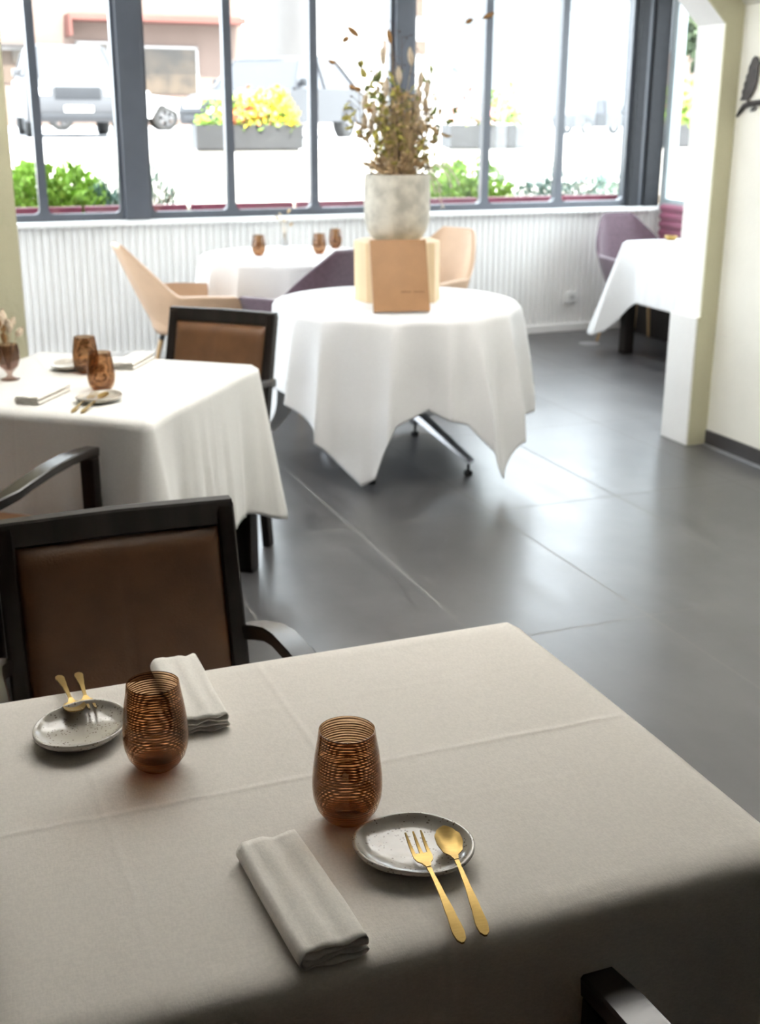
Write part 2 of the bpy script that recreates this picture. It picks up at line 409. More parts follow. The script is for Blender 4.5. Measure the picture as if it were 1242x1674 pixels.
# right conservatory wall with a side window
bm = new(); box(bm, 5.56, 5.72, 4.9, 8.3, 0, .93); box(bm, 5.56, 5.72, 4.9, 8.3, 2.5, 2.8); struct('wall_right_conservatory', bm, white_wall, 'side wall of the glazed room below its window', 'wall')
wf = new()
for (y0, y1) in ((8.08, 8.16), (7.30, 7.36), (6.5, 6.56), (5.7, 5.76), (5.17, 5.23)): box(wf, 5.54, 5.62, y0, y1, .93, 2.5, .004)
box(wf, 5.54, 5.62, 5.23, 8.08, .93, .99); box(wf, 5.54, 5.62, 5.23, 8.08, 2.44, 2.5)
o = obj('window_14', wf, frame_lt, smooth=False); tag(o, 'pale framed side window at the right beyond the corner post', 'window', kind='structure')
p = new(); box(p, 5.576, 5.584, 5.2, 8.1, .98, 2.45); obj('pane', p, pane_m, o, smooth=False)
bm = new(); box(bm, 5.515, 5.575, 5.2, 8.12, .915, .93); struct('trim_side_sill', bm, frame_lt, 'pale sill of the side window', 'sill')
# arch wall between the room and the glazed extension
def arch(bm, xL, xR, zc, inset, ztop, y0, y1, xOL, xOR, zO):
    inner = [(xL, 0), (xL, zc), (xL+inset, ztop), (xR-inset, ztop), (xR, zc), (xR, 0)]
    outer = [(xOL, 0), (xOL, zO), (xOL, zO), (xOR, zO), (xOR, zO), (xOR, 0)]
    for k in range(5):
        a, b = inner[k], inner[k+1]; c, d = outer[k+1], outer[k]
        q = [a, b, c, d]
        if k == 0: q = [inner[0], inner[1], (xOL, zO), (xOL, 0)]
        elif k == 1: q = [inner[1], inner[2], (xL+inset, zO), (xOL, zO)]
        elif k == 2: q = [inner[2], inner[3], (xR-inset, zO), (xL+inset, zO)]
        elif k == 3: q = [inner[3], inner[4], (xOR, zO), (xR-inset, zO)]
        else: q = [inner[4], inner[5], (xOR, 0), (xOR, zO)]
        prism(bm, q, y0, y1)
bm = new(); arch(bm, .442, 3.655, 2.0, .5, 2.45, 4.95, 4.962, -2.7, 3.75, 2.75)
struct('wall_arch_face', bm, olive_wall, 'olive painted face of the wide chamfered opening', 'wall')
bm = new(); arch(bm, .442, 3.655, 2.0, .5, 2.45, 4.962, 5.17, -2.7, 5.7, 2.75)
struct('wall_arch', bm, white_wall, 'white inner jambs of the wide chamfered opening', 'wall')
bm = new(); box(bm, 3.628, 3.70, 4.951, 5.172, 0, .65, .004); struct('trim_jamb_plinth', bm, white_wall, 'projecting white lower part of the right jamb', 'wall plinth')
bm = new(); box(bm, 3.64, 3.70, 4.946, 4.951, 0, .65); struct('trim_jamb_plinth_face', bm, olive_wall, 'olive lower face of the right jamb', 'wall plinth')
# right wall of the near room, chamfered ceiling
bm = new(); box(bm, 3.75, 3.9, -2.1, 4.95, 0, 2.08); struct('wall_right', bm, cream_wall, 'cream plaster wall at the right', 'wall')
bm = new(); prism(bm, [(3.75, 2.08), (3.9, 2.08), (3.9, 2.75), (3.2, 2.75), (3.2, 2.58)], -2.1, 4.95); struct('ceiling_slope', bm, ceil_mat, 'sloping edge of the ceiling above the cream wall', 'ceiling')
SX0, SX1, SY0, SY1 = .0, 3.0, 2.3, 4.5
bm = new(); box(bm, -2.8, 3.2, -2.1, SY0, 2.58, 2.75); box(bm, -2.8, 3.2, SY1, 4.95, 2.58, 2.75); box(bm, -2.8, SX0, SY0, SY1, 2.58, 2.75); box(bm, SX1, 3.2, SY0, SY1, 2.58, 2.75)
o = struct('window_skylight', box(new(), SX0-.05, SX1+.05, SY0-.05, SY1+.05, 2.752, 2.757), opal_added, 'opal skylight added to brighten the dining room, out of view', 'skylight')  # unseen skylight, added to bring more light onto the near tables
struct('ceiling', bm, ceil_mat, 'flat ceiling of the dining room', 'ceiling')
bm = new()
for x_ in (-2.8, -1.12, .54, 2.20, 3.86, 5.55): box(bm, x_, x_+.10, 5.40, 8.16, 2.66, 2.76)
box(bm, -2.8, 5.75, 5.17, 5.40, 2.62, 2.8); box(bm, -2.8, 5.75, 8.16, 8.34, 2.62, 2.8)
struct('ceiling_conservatory', bm, frame_mat, 'roof bars of the glazed extension', 'roof')
bm = new(); box(bm, -2.75, 5.6, 5.38, 8.18, 2.77, 2.775)
o = struct('window_roof', bm, opal, 'opal roof glazing of the extension', 'roof glazing')
bm = new(); box(bm, -2.9, 3.9, -2.25, -2.1, 0, 2.75); struct('wall_back', bm, dark_wood, 'back wall behind the viewer', 'wall')
bm = new(); box(bm, -2.85, -2.65, 5.0, 5.2, 0, 2.75); box(bm, -2.85, -2.65, 5.2, 8.3, 0, .8); box(bm, -2.85, -2.65, 5.2, 8.3, 2.5, 2.75)
for y0 in (5.2, 6.6, 8.1): box(bm, -2.85, -2.65, y0, y0+.15, .8, 2.5)
struct('wall_left', bm, cream_wall, 'left wall with windows, outside the view', 'wall')
bm = new(); box(bm, -2.85, -2.65, -2.1, 4.95, 0, 2.75); struct('wall_left_room', bm, mat('umber_wall', (.16, .11, .07), .7, var=.05), 'dark brown left wall, outside the view', 'wall')
bm = new(); box(bm, 3.735, 3.75, -2.1, 4.94, 0.0, .075, .002); struct('baseboard_right', bm, base_mat, 'dark stone skirting along the cream wall', 'baseboard')
bm = new(); box(bm, 3.712, 3.735, -2.1, 4.93, 0.0, .006, .001); struct('trim_floor_strip', bm, alu, 'narrow metal strip along the dark skirting', 'floor strip')

# ---------------------------------------------------------------- tablecloths and tables
def fract_noise(x, seed): return mnoise.noise(Vector((x, seed*7.31, seed*1.7)))
def rect_cloth(name, hx, hy, drop, mt, loc, rz, z, seed, label, cat='tablecloth', flare=.26, rnd=.007, amp=.018, cornerlen=.8, wave=9, group=None, sag=0.0):
    """square cloth on a rectangular top: flat grid plus four skirts that flare at the corners"""
    r = .012
    # perimeter samples (rounded rectangle)
    per = []
    def add_side(ax, ay, bx, by, nx, ny, n):
        for i in range(n):
            t = i/n; per.append((ax+(bx-ax)*t, ay+(by-ay)*t, nx, ny))
    cs = [(hx-r, hy-r, 0), (-hx+r, hy-r, PI/2), (-hx+r, -hy+r, PI), (hx-r, -hy+r, 1.5*PI)]
    NS, NC = 44, 10
    order = []
    # right side upward, corner, top side, ...
    sides = [((hx, -hy+r), (hx, hy-r), (1, 0)), ((hx-r, hy), (-hx+r, hy), (0, 1)), ((-hx, hy-r), (-hx, -hy+r), (-1, 0)), ((-hx+r, -hy), (hx-r, -hy), (0, -1))]
    for k in range(4):
        a, b, n = sides[k]
        L = math.dist(a, b)
        for i in range(NS):
            t = i/NS
            order.append((a[0]+(b[0]-a[0])*t, a[1]+(b[1]-a[1])*t, n[0], n[1], min(t, 1-t)*L, k, t*L))
        cx_, cy_, a0 = cs[k]
        for i in range(NC):
            t = i/NC; th = a0+t*PI/2
            order.append((cx_+r*math.cos(th), cy_+r*math.sin(th), math.cos(th), math.sin(th), 0, k, L+t*.04))
    bm = new(); NT = 30; rings = []
    tot = len(order)
    for j in range(NT+1):
        ring = []
        for q, (px, py, nx, ny, dc, k, s) in enumerate(order):
            cf = math.exp(-dc/.038)              # 1 at a corner
            dip = math.exp(-((dc-.15)/.075)**2) if dc > 0 else 0
            Ln = drop + (drop*(cornerlen-.0)*.38)*math.exp(-(dc/.09)**1.6)
            t = j/NT*Ln
            u_ = t/drop
            # roll over the edge
            e = rnd
            if t < e*1.57:
                an = t/e; out = e*math.sin(an)-e; dz = -(e-e*math.cos(an))
            else: out = 0; dz = -(t-e*1.57)-e
            ang = s*wave+k*2.3+seed
            wv = (math.sin(ang*2*PI*.55+1.2*math.sin(ang*1.1))+.6*math.sin(ang*2*PI*.31+1.7*seed)+1.0*fract_noise(ang*.9, seed))*.5
            fade = .35+.65*math.sin(min(1, u_)*PI*.75)
            wv = (1-abs(wv)**.8*1.3 if wv < 0 else wv*.9)*fade*.9
            o_ = out + amp*wv*min(1, u_*1.1)*(1-cf) + flare*t*cf - .03*dip*min(1, u_)*(1 if u_ < 1.2 else 1) + .012 + .05*u_*(1-cf)*.5
            if j == 0: o_ = -rnd
            dz += .004*fract_noise(s*3+k, seed+3)*u_ 
            ring.append(bm.verts.new((px+nx*o_, py+ny*o_, dz - sag*(.5-.5*math.cos(2*PI*q/tot*4))*0)))
        rings.append(ring)
    for a, b in zip(rings, rings[1:]):
        for i in range(tot): bm.faces.new((a[i], a[(i+1) % tot], b[(i+1) % tot], b[i]))
    inner = [bm.verts.new((v.co.x*(1-.03/hx), v.co.y*(1-.03/hy), v.co.z)) for v in rings[0]]
    for i in range(tot): bm.faces.new((rings[0][i], inner[i], inner[(i+1) % tot], rings[0][(i+1) % tot]))
    bm.faces.new(inner[::-1])
    o = obj(name, bm, mt, smooth=True, ang=70, solid=.0016, off=0)
    o.location = (loc[0], loc[1], z); o.rotation_euler = (0, 0, rz)
    return tag(o, label, cat, group)

def table(name, hx, hy, loc, rz, ztop, label, inset=.05, lw=.07, mt=dark_wood):
    t = thing(name, label, 'table', (loc[0], loc[1], 0), rz)
    b = new(); box(b, -hx+.004, hx-.004, -hy+.004, hy-.004, ztop-.035, ztop-.003, .003); obj('tabletop', b, mt, t)
    b = new()
    for s in (-1, 1):
        box(b, -hx+inset+lw, hx-inset-lw, s*(hy-inset-.03)-.012, s*(hy-inset-.03)+.012, ztop-.12, ztop-.035)
        box(b, s*(hx-inset-.03)-.012, s*(hx-inset-.03)+.012, -hy+inset+lw, hy-inset-lw, ztop-.12, ztop-.035)
    obj('apron', b, mt, t)
    for sx in (-1, 1):
        for sy in (-1, 1):
            b = new(); cx_, cy_ = sx*(hx-inset-lw/2), sy*(hy-inset-lw/2)
            box(b, cx_-lw/2, cx_+lw/2, cy_-lw/2, cy_+lw/2, 0, ztop-.034, .004); obj('leg', b, mt, t)
    return t

# foreground table
T1 = (.464, 1.35); T1h = (.472, .383)
table('dining_table', T1h[0]-.012, T1h[1]-.012, T1, 0, .757, 'square dark wood dining table in the foreground under the cream cloth')
rect_cloth('tablecloth', T1h[0]-.012, T1h[1]-.012, .46, cloth_cream, T1, 0, .760, 1.0, 'cream linen tablecloth with ironed creases on the foreground table', flare=.2, amp=.014, rnd=.008)
# middle table, turned
U = Vector((.606, .795)); V = Vector((-.795, .606)); P0 = Vector((.615, 3.364)); S2 = .87
T2 = P0+U*S2/2+V*S2/2; rz2 = math.atan2(U.y, U.x)
table('dining_table', S2/2-.012, S2/2-.012, T2, rz2, .757, 'square dark wood dining table in the middle left under the ivory cloth', inset=.004)
rect_cloth('tablecloth', S2/2-.012, S2/2-.012, .50, cloth_mid, T2, rz2, .760, 2.4, 'ivory tablecloth with loose folds on the middle left table', flare=.17, amp=.026, wave=8, cornerlen=.35)
# right hand table beyond the jamb
T5h = (.31, .50); T5 = (4.66+T5h[0], 7.26-T5h[1])
table('dining_table', T5h[0]-.012, T5h[1]-.012, T5, 0, .772, 'dark legged table partly hidden by the right jamb', inset=.0, lw=.075)
rect_cloth('tablecloth', T5h[0]-.012, T5h[1]-.012, .40, cloth_white, T5, 0, .776, 4.2, 'plain white tablecloth on the table beside the right jamb', flare=.34, amp=.008, cornerlen=1.6)

def round_cloth(loc, R, side, phi0, z, seed, folds, label, zmin=.006, ampl=.085, drops=None):
    bm = new(); N = 400; NT = 34; e = .007
    random.seed(int(seed*10))
    F = []
    a = 0
    for i in range(folds): F.append(2*PI*(i+.5*random.uniform(-.6, .6))/folds)
    def wave(ph):
        v = 0
        for c in F:
            d = (ph-c+PI) % (2*PI)-PI; w_ = 2*PI/folds*.26
            v += math.exp(-(d/w_)**2)
        return v
    amps = [random.uniform(.6, 1.2) for _ in F]
    rings = []
    for j in range(NT+1):
        ring = []
        for i in range(N):
            ph = 2*PI*i/N; a_ = ph-phi0
            ext = side/2/max(abs(math.cos(a_)), abs(math.sin(a_)))
            # soften the corner tip
            ext = min(ext, side/2*1.395)
            L = ext-R; tipw = 0
            if drops:
                pd = math.degrees(ph) % 360; tb = sorted([(a % 360, b) for a, b in drops]); tb = [(tb[-1][0]-360, tb[-1][1])]+tb+[(tb[0][0]+360, tb[0][1])]
                L = interp(tb, pd, True)
                tipw = max(0, 1-abs((pd-292+180) % 360-180)/22)
            t = j/NT*L
            cf = max(0, (L/(side/2-R)-1)/1.3)
            v = 0
            for c, am in zip(F, amps):
                d = (ph-c+PI) % (2*PI)-PI; w_ = 2*PI/folds*.20*(1.6-.6*min(1, t/.3))
                v += am*math.exp(-(abs(d)/w_)**1.25)
            u_ = min(1, t/.45)
            if t < e*1.57: an = t/e; out = e*math.sin(an)-e; dz = -(e-e*math.cos(an))
            else: out = 0; dz = -(t-e*1.57)-e
            rr_ = R+out+ampl*(v-.40)*u_**.6 + .03*t + .05*cf*u_ + .13*tipw*t
            if j == 0: rr_ = R-e
            zz = max(z+dz*.985, zmin+.0*j)
            tw = .02*u_*math.sin(ph*folds+seed)
            ring.append(bm.verts.new((rr_*math.cos(ph+tw), rr_*math.sin(ph+tw), zz)))
        rings.append(ring)
    for a, b in zip(rings, rings[1:]):
        for i in range(N): bm.faces.new((a[i], a[(i+1) % N], b[(i+1) % N], b[i]))
    inner = [bm.verts.new((v.co.x*.95, v.co.y*.95, v.co.z)) for v in rings[0]]
    for i in range(N): bm.faces.new((rings[0][i], inner[i], inner[(i+1) % N], rings[0][(i+1) % N]))
    bm.faces.new(inner[::-1])
    o = obj('tablecloth', bm, cloth_white, ang=70, solid=.0016, off=0); o.location = (loc[0], loc[1], 0)
    return tag(o, label, 'tablecloth')
def round_table(loc, R, ztop, rz, label):
    t = thing('round_table', label, 'table', (loc[0], loc[1], 0), rz)
    b = new(); lathe(b, [(0, ztop-.03), (R-.01, ztop-.03), (R-.004, ztop-.02), (R-.004, ztop-.004), (0, ztop-.004)], 64); obj('tabletop', b, dark_wood, t)
    b = new(); lathe(b, [(0, .20), (.05, .20), (.05, .30), (.035, .33), (.035, ztop-.05), (.14, ztop-.03), (0, ztop-.03)], 24); obj('column', b, chrome, t)
    for k in range(4):
        an = k*PI/2+(.22 if k % 2 else -.22)
        d = Vector((math.cos(an), math.sin(an), 0))
        b = new(); beam(b, [d*.03+Vector((0, 0, .265)), d*.12+Vector((0, 0, .25)), d*.46+Vector((0, 0, .062))], [.055, .055, .04], [.05, .045, .022]); lg = obj('leg', b, chrome, t)
        b = new(); c_ = d*.445; lathe(b, [(0, 0), (.018, 0), (.022, .008), (.018, .02), (.007, .024), (.007, .056), (0, .056)], 16, (c_.x, c_.y)); obj('foot', b, rubber, lg)
    return t
T3 = (2.155, 5.265)
round_table(T3, .575, .757, -1.07+.22, 'chrome legged round table under the bouquet')
round_cloth(T3, .578, 1.87, -1.42+PI/4+.06, .760, 3.0, 15, 'white square tablecloth hanging in points on the round bouquet table', drops=[(-200, .40), (-162, .40), (-142, .58), (-127, .745), (-120, .70), (-111, .46), (-98, .40), (-82, .47), (-68, .73), (-56, .60), (-23, .50), (10, .40), (45, .70), (60, .72), (110, .40), (140, .70)])
T4 = (2.28, 7.3)
round_table(T4, .56, .757, .4, 'round table nearest the window, behind the bouquet table')
round_cloth(T4, .563, 1.85, .3, .760, 5.0, 16, 'white tablecloth on the round table nearest the window')

# ---------------------------------------------------------------- wooden armchairs
def make_armchair(label):
    """origin on the floor under the seat; faces local -y"""
    t = thing('armchair', label, 'chair', group='dark wooden armchairs with brown leather')
    hw = .222
    def bp(z): # y of the back plane at height z
        return .20 + max(0, z-.42)*.27
    for s in (-1, 1):
        b = new(); beam(b, [(s*(hw-.016), .235, 0), (s*(hw-.016), .205, .25), (s*(hw-.016), bp(.44)+.005, .44), (s*(hw-.016), bp(.66), .66), (s*(hw-.016), bp(.88), .882)], [.030, .032, .034, .034, .034], [.045, .048, .048, .044, .038])
        obj('rear_leg', b, dark_wood, t)
        b = new(); box(b, s*.262-.021, s*.262+.021, -.235, -.195, 0, .655, .003); obj('front_leg', b, dark_wood, t)
        b = new()
        pth = [(s*.226, bp(.645)-.01, .640), (s*.243, bp(.645)-.045, .652), (s*.258, bp(.645)-.085, .662), (s*.262, .12, .672), (s*.262, .02, .680), (s*.262, -.09, .682), (s*.262, -.18, .676), (s*.262, -.237, .668)]
        beam(b, pth, [.03, .042, .048, .05, .05, .05, .048, .044], [.03, .030, .028, .026, .026, .026, .026, .028]); obj('armrest', b, polished_wood, t, ang=30)
    b = new(); beam(b, [(-hw+.002, bp(.868), .868), (0, bp(.868)+.006, .870), (hw-.002, bp(.868), .868)], [.034]*3, [.052]*3)
    # beam width is horizontal depth
    obj('top_rail', b, dark_wood, t)
    b = new(); beam(b, [(-hw+.03, bp(.50), .50), (hw-.03, bp(.50), .50)], .028, .045); obj('lower_rail', b, dark_wood, t)
    # padded back panel
    b = new()
    def f(u, v):
        x = (u*2-1)*(hw-.032); z = .515+v*(.842-.515)
        ed = min(1, min(u, 1-u)/.07)*min(1, min(v, 1-v)/.09)
        ed = ed**.5
        seam = -.0035*math.exp(-(x/.006)**2)
        return Vector((x, bp(z)-.012-.017*ed-seam, z))
    def g(u, v):
        x = (u*2-1)*(hw-.032); z = .515+v*(.842-.515); return Vector((x, bp(z)+.012, z))
    A = grid(b, 41, 24, f); B = grid(b, 41, 24, g)
    nu, nv = 41, 24
    for i in range(nu-1):
        b.faces.new((A[i][0], A[i+1][0], B[i+1][0], B[i][0])); b.faces.new((A[i][nv-1], A[i+1][nv-1], B[i+1][nv-1], B[i][nv-1]))
    for j in range(nv-1):
        b.faces.new((A[0][j], A[0][j+1], B[0][j+1], B[0][j])); b.faces.new((A[nu-1][j], A[nu-1][j+1], B[nu-1][j+1], B[nu-1][j]))
    obj('backrest', b, leather, t, ang=60)
    b = new()
    def fs(u, v):
        x = (u*2-1); y = (v*2-1); e_ = (1-abs(x)**6)*(1-abs(y)**6)
        return Vector((x*.235, -.02+y*.215, .435+.035*max(0, e_)**.4))
    grid(b, 24, 24, fs); box(b, -.235, .235, -.235, .195, .415, .436); obj('seat', b, leather, t, ang=60)
    b = new(); box(b, -.238, .238, -.232, -.207, .35, .415); box(b, -.238, .238, .165, .19, .35, .415); box(b, -.238, -.215, -.207, .165, .35, .415); box(b, .215, .238, -.207, .165, .35, .415)
    obj('seat_frame', b, dark_wood, t)
    return t
# C1: its back at y = 2.186 (z .88)
yb = .20+.46*.27
ch = make_armchair('dark wooden armchair with brown back panel beyond the foreground table')
ch.location = (.327, 2.180-yb, 0)
# C2 far side of the middle table, faces the camera side (-U)
c2 = Vector((1.113, 4.475))-U*yb
ang_face = math.atan2(-U.y, -U.x)+PI/2     # local -y -> -U
ang_face -= .08; c2 = Vector((1.105, 4.49))-Vector((math.cos(ang_face+PI/2), math.sin(ang_face+PI/2)))*-1*0-U*yb
dup(ch, (c2.x, c2.y, 0), ang_face, 'leather backed armchair at the far corner of the middle table')
# C3 near side of the middle table, faces +U
fr_ = Vector((.455, 3.43)); # front end of its right arm
perp = Vector((.795, -.606))   # right hand side of a sitter facing +U
c3 = fr_ - perp*.262 - U*.225
dup(ch, (c3.x, c3.y, 0), math.atan2(U.y, U.x)+PI/2, 'armchair cropped by the left edge, on the near side of the middle table')
dup(ch, (.645-.262, .955-.235, 0), PI, 'armchair on the near side of the foreground table, only an arm tip showing')

# ---------------------------------------------------------------- shell armchairs
def make_shell(mt, label, cat='chair', name='tub_chair', legs=light_wood, group=None):
    """faces local +x; origin on the floor"""
    t = thing(name, label, cat, group=group)
    b = new(); A0 = 2.45
    def sm(a, b_, x):
        x = max(0, min(1, (x-a)/(b_-a))); return x*x*(3-2*x)
    def rim(th):
        a = abs(th)
        q = max(0, min(1, (a-.46)/(1.10-.46))); q = .35*q+.65*q*q*(3-2*q)
        h = .905 - .27*q - .012*sm(1.3, 2.3, a)
        if a > 2.12: h -= .17*((a-2.12)/.33)**2
        return h
    def f(u, v):
        th = -A0+u*2*A0; a = abs(th)
        H = rim(th)
        z = .42+(H-.42)*v**.9
        kx = .215+.085*v**.6; ky = .225+.085*v**.6
        back = 1-sm(.45, 1.15, a)
        lean = -.13*max(0, (z-.48))/.4*back
        c, s = math.cos(th), math.sin(th)
        n_ = 3.4
        rr_ = (abs(c)**n_+abs(s)**n_)**(-1/n_)
        x = .02-kx*c*rr_*(1.0 if c > 0 else .90); y = ky*s*rr_
        y *= 1-.22*sm(.60, .9, z)*back
        return Vector((x+lean, y, z - .02*math.cos(th*2)*(1-v)**2))
    grid(b, 97, 28, f)
    obj('shell', b, mt, t, solid=.028, off=0, ang=80)
    b = new(); lathe(b, [(0, .415), (.19, .418), (.235, .44), (.245, .465), (.235, .485), (.16, .495), (0, .497)], 48, (0.02, 0), 1.02, 1.0); obj('seat', b, mt, t)
    for sx in (-1, 1):
        for sy in (-1, 1):
            b = new(); tube(b, [(sx*.13, sy*.13, .42), (sx*.155, sy*.155, .33)], [.016, .0155], 12)
            top = obj('leg', b, rubber, t)
            b = new(); tube(b, [(sx*.155, sy*.155, .33), (sx*.225, sy*.225, .0)], [.0155, .010], 12); obj('leg_tip', b, legs, top)
    return t
tan = make_shell(tan_fab, 'pale tan tub chair on the left side of the window table', group='tan tub chairs')
tan.location = (1.55, 6.90, 0); tan.rotation_euler = (0, 0, .0)
dup(tan, (3.0, 7.0, 0), PI+.45, 'pale tan tub chair right of the wood block, only its back and arm showing')
pl = make_shell(plum_fab, 'plum felt tub chair with its back to the camera left of the wood block', group='plum tub chairs')
pl.location = (2.11, 6.56, 0); pl.rotation_euler = (0, 0, PI/2+.42)
dup(pl, (5.0, 7.48, 0), -PI/2, 'plum felt tub chair at the far end of the table beside the right jamb')

# burgundy bench along the right side window
t = thing('bench', 'burgundy channelled bench seat under the side window', 'bench', (5.36, 6.65, 0))
b = new(); pts = []
z = .46
prof = []
while z < .90:
    for k in range(7):
        prof.append((.055+.022*math.sin(PI*k/6), z+.062*k/6))
    z += .062
lo = [b.verts.new((.19-p[0], -1.4, p[1])) for p in prof]; hi_ = [b.verts.new((.19-p[0], 1.40, p[1])) for p in prof]
for i in range(len(prof)-1): b.faces.new((lo[i], hi_[i], hi_[i+1], lo[i+1]))
box(b, .13, .19, -1.4, 1.40, .46, .90)
obj('backrest', b, burg, t)
b = new(); box(b, -.16, .17, -1.4, 1.40, .38, .47, .02); obj('seat', b, burg, t)
b = new(); box(b, -.12, .17, -1.38, 1.38, .0, .38); obj('plinth', b, dark_wood, t)

# ---------------------------------------------------------------- tableware
def make_tumbler(label):
    t = thing('tumbler', label, 'glass', group='amber tumblers with spun threads')
    out = [(.0, .0), (.022, .0), (.0245, .002), (.031, .008), (.0385, .019), (.0425, .033), (.0437, .046), (.0435, .058), (.0420, .075), (.0395, .094), (.0365, .112), (.0348, .1245)]
    inn = [(.0338, .1245), (.0353, .112), (.0383, .094), (.0408, .075), (.0420, .058), (.0422, .046), (.0410, .034), (.036, .0225), (.027, .0155), (.014, .013), (0, .0125)]
    b = new(); lathe(b, out[3:]+inn, 64); obj('bowl', b, amber, t, ang=80)
    b = new(); lathe(b, out[:4]+[(.0300, .0083), (.024, .010), (0, .0095)], 64); obj('base', b, amber_base, t, ang=80)
    return t
def make_plate(label):
    t = new(); n = 72
    prof = [(0, .0), (.55, .0), (.80, .006), (.97, .0145), (1.0, .0185), (.985, .0215), (.94, .0215), (.88, .0165), (.78, .011), (.55, .0080), (0, .0075)]
    rings = []
    for r, z in prof:
        if r == 0: rings.append([t.verts.new((0, 0, z))]); continue
        rg = []
        for i in range(n):
            a = 2*PI*i/n
            w_ = 1+.035*math.cos(2*a+.6)+.025*math.cos(3*a+1.1)+.008*math.sin(5*a)
            rg.append(t.verts.new((r*.0715*w_*math.cos(a), r*.0655*w_*math.sin(a), z*(1+.12*math.sin(2*a+.5)*(r > .6)))))
        rings.append(rg)
    for a, b in zip(rings, rings[1:]):
        for i in range(n):
            j = (i+1) % n
            if len(a) == 1: t.faces.new((a[0], b[j], b[i]))
            elif len(b) == 1: t.faces.new((a[i], a[j], b[0]))
            else: t.faces.new((a[i], a[j], b[j], b[i]))
    o = obj('side_plate', t, plate_m, sub=1, ang=80); return tag(o, label, 'plate', 'speckled stoneware side plates')
def flat_sheet(bm, outline_fn, n, zfn, th):
    """strip along y from stations: outline_fn(t)->(y, halfwidth); zfn(y,x)->z"""
    T, B = [], []
    m_ = 8
    for i in range(n+1):
        y, hw_ = outline_fn(i/n)
        T.append([bm.verts.new((hw_*(2*k/m_-1), y, zfn(y, hw_*(2*k/m_-1), hw_)+th/2)) for k in range(m_+1)])
        B.append([bm.verts.new((hw_*(2*k/m_-1), y, zfn(y, hw_*(2*k/m_-1), hw_)-th/2)) for k in range(m_+1)])
    for i in range(n):
        for k in range(m_):
            bm.faces.new((T[i][k], T[i][k+1], T[i+1][k+1], T[i+1][k])); bm.faces.new((B[i][k], B[i+1][k], B[i+1][k+1], B[i][k+1]))
        bm.faces.new((T[i][0], T[i+1][0], B[i+1][0], B[i][0])); bm.faces.new((T[i][m_], B[i][m_], B[i+1][m_], T[i+1][m_]))
    bm.faces.new([v for v in T[0]]+[v for v in B[0][::-1]]); bm.faces.new([v for v in T[n]][::-1]+[v for v in B[n]])
# cutlery lies along +y: handle end at y=0, head at y=.178
def handle(bm, L=.118):
    hw_ = [(0, .0015), (.004, .0052), (.015, .0068), (.04, .0052), (.075, .0032), (.105, .0024), (L, .0028)]
    flat_sheet(bm, lambda t: (t*L, interp(hw_, t*L)), 26, lambda y, x, h: .0015+.0030*math.sin(PI*min(1, y/.12))-.06*x*x/.007, .0026)
def make_spoon(label):
    t = thing('dessert_spoon', label, 'spoon', group='gold dessert spoons')
    b = new(); handle(b); obj('handle', b, gold, t, ang=60)
    b = new(); hw_ = [(0, .0028), (.008, .0045), (.018, .0125), (.030, .0160), (.042, .0155), (.052, .0110), (.0575, .0055), (.0590, .0010)]
    def z_(y, x, h):
        s = max(0, 1-(abs(x)/.0165)**2)*max(0, math.sin(PI*max(0, min(1, (y-.118)/.062))))
        return .0030-.0055*s
    flat_sheet(b, lambda t_: (.118+t_*.059, interp(hw_, t_*.059)), 26, z_, .0014); obj('bowl', b, gold, t, ang=60)
    return t
def make_fork(label):
    t = thing('dessert_fork', label, 'fork', group='gold dessert forks')
    b = new(); handle(b); obj('handle', b, gold, t, ang=60)
    b = new(); hw_ = [(0, .0028), (.007, .0050), (.014, .0098), (.020, .0112), (.027, .0113)]
    zc = lambda y, x, h: .0030-.0042*math.sin(PI*max(0, min(1, (y-.118)/.060)))
    flat_sheet(b, lambda t_: (.118+t_*.027, interp(hw_, t_*.027)), 14, zc, .0016); hd = obj('head', b, gold, t, ang=60)
    for k in (-1, 0, 1):
        b = new(); pts = []
        for i in range(7):
            y = .143+i/6*.036; pts.append((k*(.0090+.0006*i/6), y, zc(y, 0, 0)))
        beam(b, pts, [.0044, .0042, .004, .0037, .0033, .0028, .0018], [.0016]*7); obj('tine', b, gold, hd)
    return t
